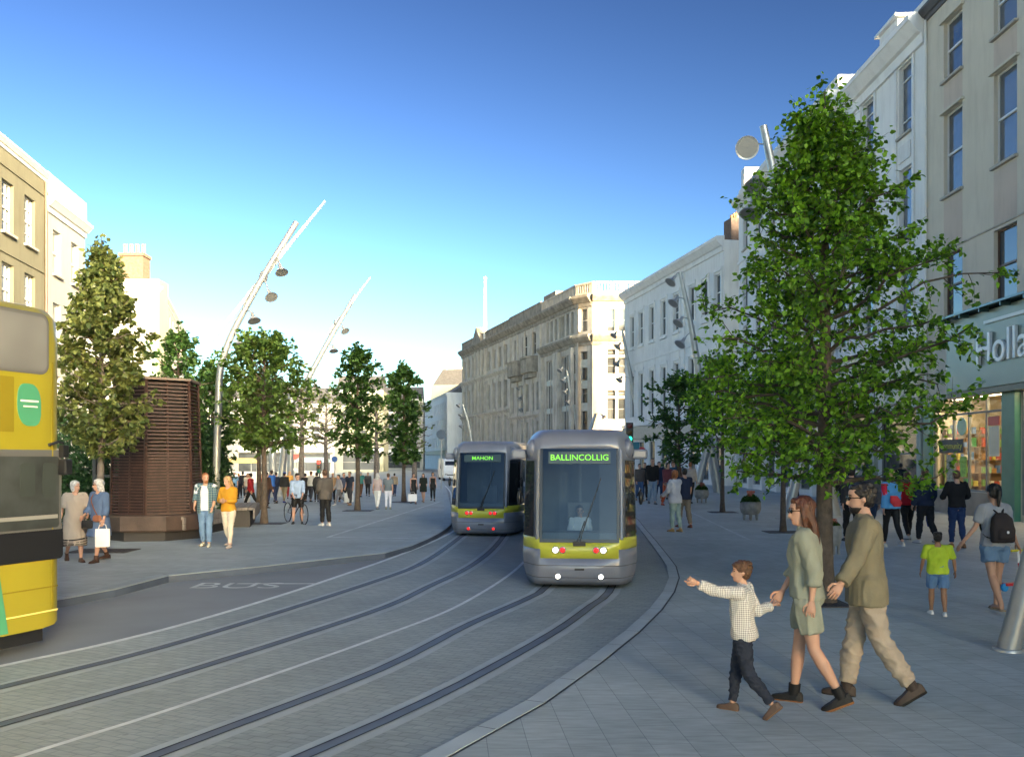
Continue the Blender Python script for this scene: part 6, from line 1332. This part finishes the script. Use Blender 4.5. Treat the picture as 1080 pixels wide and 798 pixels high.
    for q in range(mods-1):
        g = MB()
        for k in range(7): yy = y+.03+k*.07; g.rings([[(x,yy,z) for x,z in ((-1.05,.35),(1.05,.35),(1.05,2.95),(.7,3.25),(-.7,3.25),(-1.05,2.95))],[(x,yy+.035,z) for x,z in ((-1.12,.3),(1.12,.3),(1.12,3.0),(.75,3.3),(-.75,3.3),(-1.12,3.0))],[(x,yy+.06,z) for x,z in ((-1.05,.35),(1.05,.35),(1.05,2.95),(.7,3.25),(-.7,3.25),(-1.05,2.95))]])
        g.build('bellows', tblk, t); y += .55
        g = MB(); sec = [(-wz(z),z) for z in ZL]+[(wz(z),z) for z in reversed(ZL)]; Lm = 5.0; g.rings([[(x,yy,z) for x,z in sec] for yy in (y,y+Lm)]); g.build('carriage', tgrey, t, smooth=28); side_windows(y+.15, y+Lm-.15); y += Lm
    g = MB(); g.box(-.5,.5,3.2,4.6,3.38,3.44); g.box(-.5,.5,6.8,10,3.38,3.45); g.build('roof_equipment', tgreyd, t, bevel=.05)
    g = MB(); 
    for yy in (1.6,3.3,7.5,9.2,13):
        for sx in (-1,1): g.lathe((sx*.62,yy,.30), [(.001,-.07),(.30,-.07),(.30,.07),(.001,.07)], 18, axis=(1,0,0))
    g.box(-.9,.9,1.0,y-1,.22,.5); g.build('bogie', tblk, t)
    return t
c2 = G(611,622.5); TR2 = tram('grey and yellow tram showing BALLINCOLLIG, nearest the camera', c2, R(-5), 'BALLINCOLLIG', .80, 'front')
c1 = G(507,566); TR1 = tram('grey and yellow tram showing MAHON with red lamps, farther back on the left', c1, R(-9), 'MAHON', .80, 'rear')
# =============================================================== BUS
byel = mat('bus_yellow', (.28,.25,.02), .35, var=.06, scale=1.5, coat=.4); bgl = pane_mat('bus_window', (.085,.09,.095), .12); bgrn = mat('bus_green', (.06,.26,.15), .4, var=.05)  # bus pane base lightened to stand in for blurred reflections on the glass
pc_, pl_ = G(62,658,.3), G(0,670,.3); hd = (Vector((pc_.x,pc_.y,0))-Vector((pl_.x,pl_.y,0))).normalized(); hd = (hd+Vector((.25,.97,0)).normalized()*.6).normalized()
bus = thing('double_decker_bus', 'yellow double decker bus with a green emblem leaving the left edge', 'bus', (pc_.x+.04, pc_.y+.04, 0), math.atan2(hd.y, hd.x))
# local: x = forward; the seen side lies at y = 0 (facing -y); the body extends to +y and -x
BL, BW, BH = 8.8, 2.05, 3.86
def bsec(x, k=0, nose=0):
    r = .22; pts = [(0,.30),(0,1.9),(0.0,3.55),(.03,BT-.12),(.12,BT-.03),(.35,BT+.03),(BW-.35,BT+.03),(BW-.12,BT-.03),(BW-.03,BT-.12),(BW,3.55),(BW,1.9),(BW,.30)]
    cy, cz = BW/2, 2.0; return [(x, cy+(y-cy)*(1-k), cz+(z-cz)*(1-k*.4)) for y, z in pts]
def bx_(px):
    d = Vector((hd.x,hd.y,0)); k = (px-CX)/F; o = Vector((pc_.x,pc_.y,0)); return (k*o.y-o.x)/(d.x-k*d.y)
def bz_(px, py): u = bx_(px); Y = pc_.y+hd.y*u; return CH-(py-HY)/F*Y
BT = bz_(22,317)
g = MB(); g.rings([bsec(-BL), bsec(-.28), bsec(-.12,.02), bsec(-.04,.06), bsec(0,.11)]); g.build('body', byel, bus, smooth=35)
def bpanel(name, x0, x1, z0, z1, m, y=-.012, rnd_=.0, th=.03, n=6, par=None):
    g = MB(); r = rnd_; pts = []
    for cx_, cz_, a0 in ((x1-r,z0+r,-90),(x1-r,z1-r,0),(x0+r,z1-r,90),(x0+r,z0+r,180)):
        for q in range(n+1): a = R(a0+90*q/n); pts.append((cx_+r*math.cos(a), cz_+r*math.sin(a)))
    k = len(pts); g.add([(x,y,z) for x,z in pts]+[(x,y+th,z) for x,z in pts], [tuple(range(k)), tuple(range(2*k-1,k-1,-1))]+[(i,(i+1)%k,k+(i+1)%k,k+i) for i in range(k)]); return g.build(name, m, par or bus)
def bx_(px):  # distance along the side from the front corner for an image column
    d = Vector((hd.x,hd.y,0)); k = (px-CX)/F; o = Vector((pc_.x,pc_.y,0)); return (k*o.y-o.x)/(d.x-k*d.y)
def bz_(px, py): u = bx_(px); Y = pc_.y+hd.y*u; return CH-(py-HY)/F*Y
bpanel('upper_window', bx_(-75), bx_(43), bz_(22,390), bz_(22,331), bgl, rnd_=.09, y=-.010); bpanel('window_gasket', bx_(-77), bx_(45.5), bz_(22,393), bz_(22,327), mat('rubber_grey',(.09,.095,.10),.6,var=0), y=-.004, rnd_=.11)
bpanel('cab_window', bx_(-60), bx_(56), bz_(28,558), bz_(28,481), mat('bus_cab_window',(.035,.042,.045),.35,spec=.35,var=.5,scale=2), rnd_=.04, y=-.010); bpanel('black_panel', bx_(-60), bx_(60), bz_(30,592), bz_(30,560), tblk, rnd_=.05, y=-.013); bpanel('window_gasket', bx_(-62), bx_(59), bz_(28,562), bz_(28,474), MC['rubber_grey'], y=-.003, rnd_=.05)
for a, b in ((14,30),(38,52)): bpanel('seat_back', bx_(a), bx_(b), bz_(a,524), bz_(a,488), mat('cab_seat_dark',(.03,.04,.04),.6), y=-.018, rnd_=.04, th=.005)
bpanel('trim_strip', bx_(-60), bx_(54), bz_(28,548), bz_(28,544), mat('bus_trim_grey',(.22,.23,.23),.4,var=0), y=-.02)
bpanel('side_panel', bx_(-12), bx_(8), bz_(0,455), bz_(0,396), mat('bus_yellow_dark',(.20,.165,.012),.4,var=.05), y=-.008, rnd_=.01)
g = MB(); x0, x1, z0_, z1_ = bx_(12), bx_(37), bz_(24,449), bz_(24,404); pts = []
for q in range(28):
    a = 2*math.pi*q/28; cx_, cz_ = math.cos(a), math.sin(a); ex = .55 if (cx_ < 0 and cz_ > 0) or (cx_ > 0 and cz_ < 0) else .9; pts.append(((x0+x1)/2+(x1-x0)/2*math.copysign(abs(cx_)**ex,cx_), (z0_+z1_)/2+(z1_-z0_)/2*math.copysign(abs(cz_)**ex,cz_)))
k = len(pts); g.add([(x,-.008,z) for x,z in pts]+[(x,.02,z) for x,z in pts], [tuple(range(k)), tuple(range(2*k-1,k-1,-1))]+[(i,(i+1)%k,k+(i+1)%k,k+i) for i in range(k)]); em = g.build('emblem', bgrn, bus)
bpanel('emblem_stripe', bx_(15), bx_(34), bz_(24,423.5), bz_(24,421.5), trimw, y=-.012, th=.003, par=em); bpanel('emblem_stripe', bx_(18), bx_(33), bz_(24,429), bz_(24,427.5), trimw, y=-.012, th=.003, par=em)
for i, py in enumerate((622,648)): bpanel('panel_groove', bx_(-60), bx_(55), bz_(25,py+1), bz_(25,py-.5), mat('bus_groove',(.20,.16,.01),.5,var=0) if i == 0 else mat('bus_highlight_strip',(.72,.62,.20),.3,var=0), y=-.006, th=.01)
g = MB(); xa, xb, xc = bx_(-16), bx_(-9), bx_(2); g.add([(xa-1.5,-.008,.32),(xc,-.008,.32),(xb-.02,-.008,1.2),(xa-1.2,-.008,1.6)], [(0,1,2,3)]); o = g.build('green_stripe', bgrn, bus); s = o.modifiers.new('s','SOLIDIFY'); s.thickness = .004
g = MB(); g.tube([(-.22,-.01,2.36),(-.12,-.05,2.40),(-.06,-.06,2.38)], .018, 8); g.box(-.10,-.02,-.10,-.03,2.22,2.36); g.build('mirror', tblk, bus, bevel=.02); g = MB(); g.box(-.10,.0,-.14,-.01,2.02,2.2); g.build('lower_mirror', tblk, bus, bevel=.02)
bpanel('door_seam', -.165, -.150, .5, 3.3, mat('bus_yellow_dark',(.20,.165,.012)), y=-.006, th=.01)
for xw in (-1.75,-6.4):
    g = MB(); g.lathe((xw,.02,.42), [(.001,-.05),(.43,-.05),(.43,.22),(.001,.22)], 24, axis=(0,1,0)); w = g.build('wheel', tblk, bus, smooth=40); g = MB(); g.lathe((xw,-.04,.42), [(.001,-.02),(.24,-.02),(.24,.01),(.001,.01)], 20, axis=(0,1,0)); g.build('rim', lampm, w)
g = MB(); g.box(-BL+.2,-.2,.1,BW-.1,.14,.32); g.build('underbody', tblk, bus)
# =============================================================== FAR VEHICLES
def car(label, cat, px, py, L, W, H, colr, van=False, yaw=0, lights=False):
    b = G(px, py); t = thing('van' if van else 'car', label, cat, b, yaw); m = mat('paint_'+label[:12].replace(' ','_'), colr, .3, var=.03, coat=.5); g = MB()
    if van: prof = [(0,.3),(0,.95),(.15,1.15),(.75,H-.12),(1.1,H),(L-.1,H),(L,H-.15),(L,.3)]
    else: prof = [(0,.3),(0,.62),(.15,.78),(1.0,.92),(1.7,H-.05),(2.0,H),(L-1.1,H),(L-.35,.95),(L,.85),(L,.3)]
    def sec(k, x): return [(x*(1-k*.13*max(0,(z-.9)/(H-.9)) if z > .9 else 1), y, z) for y, z in prof]
    g.rings([sec(1,-W/2), sec(1,W/2)]); g.build('body', m, t, smooth=30, bevel=.05)
    z1, z2 = (1.2,H-.25) if van else (.95,H-.08); ya, yb = (.20,.68) if van else (1.02,1.66); g = MB(); g.add([(-W*.42,ya-.01,z1),(W*.42,ya-.01,z1),(W*.37,yb-.02,z2),(-W*.37,yb-.02,z2)], [(0,1,2,3)]); g.build('windscreen', tpane, t)
    for sx in (-1,1):
        g = MB(); g.add([(sx*(W/2*(1-.02)+.004),1.2,z1+.03),(sx*(W/2*(1-.02)+.004),L*.62,z1+.03),(sx*(W/2*.89+.006),L*.58,z2),(sx*(W/2*.89+.006),1.65,z2)], [(0,1,2,3)]); g.build('side_window', tpane, t)
        g = MB(); g.ball((sx*W*.36,-.01,.68), (.16,.05,.09), 10); g.build('headlight', emit('far_headlight',(1,.95,.85),1.2) if lights else lampin, t, smooth=60)
        for yy in (.75,L-.8): g = MB(); g.lathe((sx*(W/2-.1),yy,.31), [(.001,-.1),(.31,-.1),(.31,.1),(.001,.1)], 18, axis=(1,0,0)); g.build('wheel', tblk, t)
    g = MB(); g.box(-.28,.28,-.02,0,.42,.54); g.build('number_plate', trimw, t); g = MB(); g.box(-W*.33,W*.33,-.015,.02,.55,.66); g.build('grille', tblk, t)
car('white van waiting beyond the three women in black', 'van', 478, 507, 5.0, 1.95, 2.25, (.62,.65,.68), True, R(12)); car('small pale blue car between the van and the rear tram', 'car', 489, 503.5, 4.1, 1.75, 1.45, (.22,.42,.58), False, R(14), True)
# =============================================================== BICYCLE
def bicycle(label, a, b, r=.33):
    a, b = Vector(a), Vector(b); d = b-a; t = thing('bicycle', label, 'bicycle', a, math.atan2(d.y,d.x)); Lw = d.length
    for x in (0, Lw):
        g = MB(); c = [(x+r*math.cos(2*math.pi*q/28), 0, r+r*math.sin(2*math.pi*q/28)) for q in range(29)]; g.tube(c, .018, 6, ref=Vector((0,1,0)), cap=False); w = g.build('wheel', tblk, t, smooth=60)
        g = MB(); 
        for q in range(14): aa = 2*math.pi*q/14; g.tube([(x,0,r),(x+r*.96*math.cos(aa),0,r+r*.96*math.sin(aa))], .0025, 4)
        g.tube([(x,-.05,r),(x,.05,r)], .02, 8); g.build('spokes', lampm, w)
    g = MB(); bbk = (Lw*.44,0,.28); st = (Lw*.34,0,.86); hd_ = (Lw*.80,0,.84); h2 = (Lw*.83,0,.70)
    for p, q, rr in (((0,0,r),bbk,.012),((0,0,r),(Lw*.35,0,.78),.011),(bbk,st,.016),(bbk,h2,.018),((Lw*.35,0,.78),hd_,.016),(hd_,h2,.018),(h2,(Lw,0,r),.013)): g.tube([p,q], rr, 8)
    g.build('frame', mat('bike_frame',(.03,.03,.035),.35,metal=.3,var=0), t, smooth=50)
    g = MB(); g.loft([(Lw*.33,0,.87,.12,.06),(Lw*.33,0,.91,.14,.07),(Lw*.34,0,.92,.08,.03)], 12); g.build('saddle', tblk, t, smooth=50)
    g = MB(); g.tube([hd_,(Lw*.79,0,.93)], .014, 8); g.tube([(Lw*.93,-.2,.86),(Lw*.92,-.2,.92),(Lw*.79,-.19,.94),(Lw*.79,.19,.94),(Lw*.92,.2,.92),(Lw*.93,.2,.86)], .012, 8); g.build('handlebar', tblk, t, smooth=50)
    g = MB(); g.lathe(bbk, [(.001,-.03),(.09,-.03),(.09,-.02),(.001,-.02)], 20, axis=(0,1,0)); g.tube([bbk,(bbk[0]+.12,-.05,.16)], .01, 6); g.tube([bbk,(bbk[0]-.12,.05,.40)], .01, 6); g.build('crank', lampm, t)
    return t
bp = G(313,552.5,.12); bicycle('dark road bicycle held by the cyclist in the blue shirt', G(303.5,550,.12), G(321.5,552.5,.12)+Vector((0,-.1,0)), .32)
# =============================================================== LIGHT, SKY, CAMERA
EL, AZ = 18.0, 145.0    # sun elevation, and azimuth measured clockwise from +Y
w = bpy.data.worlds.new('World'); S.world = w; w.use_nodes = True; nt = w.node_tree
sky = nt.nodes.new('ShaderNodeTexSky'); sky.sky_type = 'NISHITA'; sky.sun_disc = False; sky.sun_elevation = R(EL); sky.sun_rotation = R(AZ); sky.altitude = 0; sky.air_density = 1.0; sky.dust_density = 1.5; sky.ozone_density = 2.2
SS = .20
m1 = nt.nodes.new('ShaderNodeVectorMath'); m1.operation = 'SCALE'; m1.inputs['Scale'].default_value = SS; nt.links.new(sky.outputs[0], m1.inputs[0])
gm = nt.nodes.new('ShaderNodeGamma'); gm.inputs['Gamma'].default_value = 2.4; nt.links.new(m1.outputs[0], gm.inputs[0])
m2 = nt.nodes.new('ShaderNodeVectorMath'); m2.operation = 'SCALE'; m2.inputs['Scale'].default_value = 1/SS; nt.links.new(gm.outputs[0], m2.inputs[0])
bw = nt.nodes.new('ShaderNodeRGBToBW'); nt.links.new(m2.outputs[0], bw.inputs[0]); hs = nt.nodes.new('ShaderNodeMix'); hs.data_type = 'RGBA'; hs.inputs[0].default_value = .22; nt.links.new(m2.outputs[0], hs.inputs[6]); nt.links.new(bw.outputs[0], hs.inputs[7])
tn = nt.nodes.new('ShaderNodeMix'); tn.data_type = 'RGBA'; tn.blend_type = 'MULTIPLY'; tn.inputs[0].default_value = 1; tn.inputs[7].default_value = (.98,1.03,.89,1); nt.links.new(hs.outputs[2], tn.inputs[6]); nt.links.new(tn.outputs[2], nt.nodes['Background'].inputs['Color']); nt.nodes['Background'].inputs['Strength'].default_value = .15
sl = bpy.data.lights.new('sun', 'SUN'); sl.energy = 2.0; sl.angle = R(.5); sl.color = (1,.86,.66); so = bpy.data.objects.new('sun', sl); COL.objects.link(so)
sd = Vector((math.sin(R(AZ))*math.cos(R(EL)), math.cos(R(AZ))*math.cos(R(EL)), math.sin(R(EL)))); so.rotation_euler = (-sd).to_track_quat('-Z','Y').to_euler(); so.location = sd*50
cam = bpy.data.cameras.new('camera'); co = bpy.data.objects.new('camera', cam); COL.objects.link(co); co.location = (0,0,CH); co.rotation_euler = (R(90),0,0)
cam.sensor_width = 36; cam.lens = 36*F/1080; cam.shift_y = (HY-399)/1080; cam.clip_end = 8000; cam.clip_start = .1; S.camera = co
S.view_settings.view_transform = 'Standard'; S.view_settings.look = 'None'; S.view_settings.exposure = 1.53; S.view_settings.gamma = 1; S.view_settings.use_curve_mapping = False
S.cycles.max_bounces = 6; S.cycles.transparent_max_bounces = 12
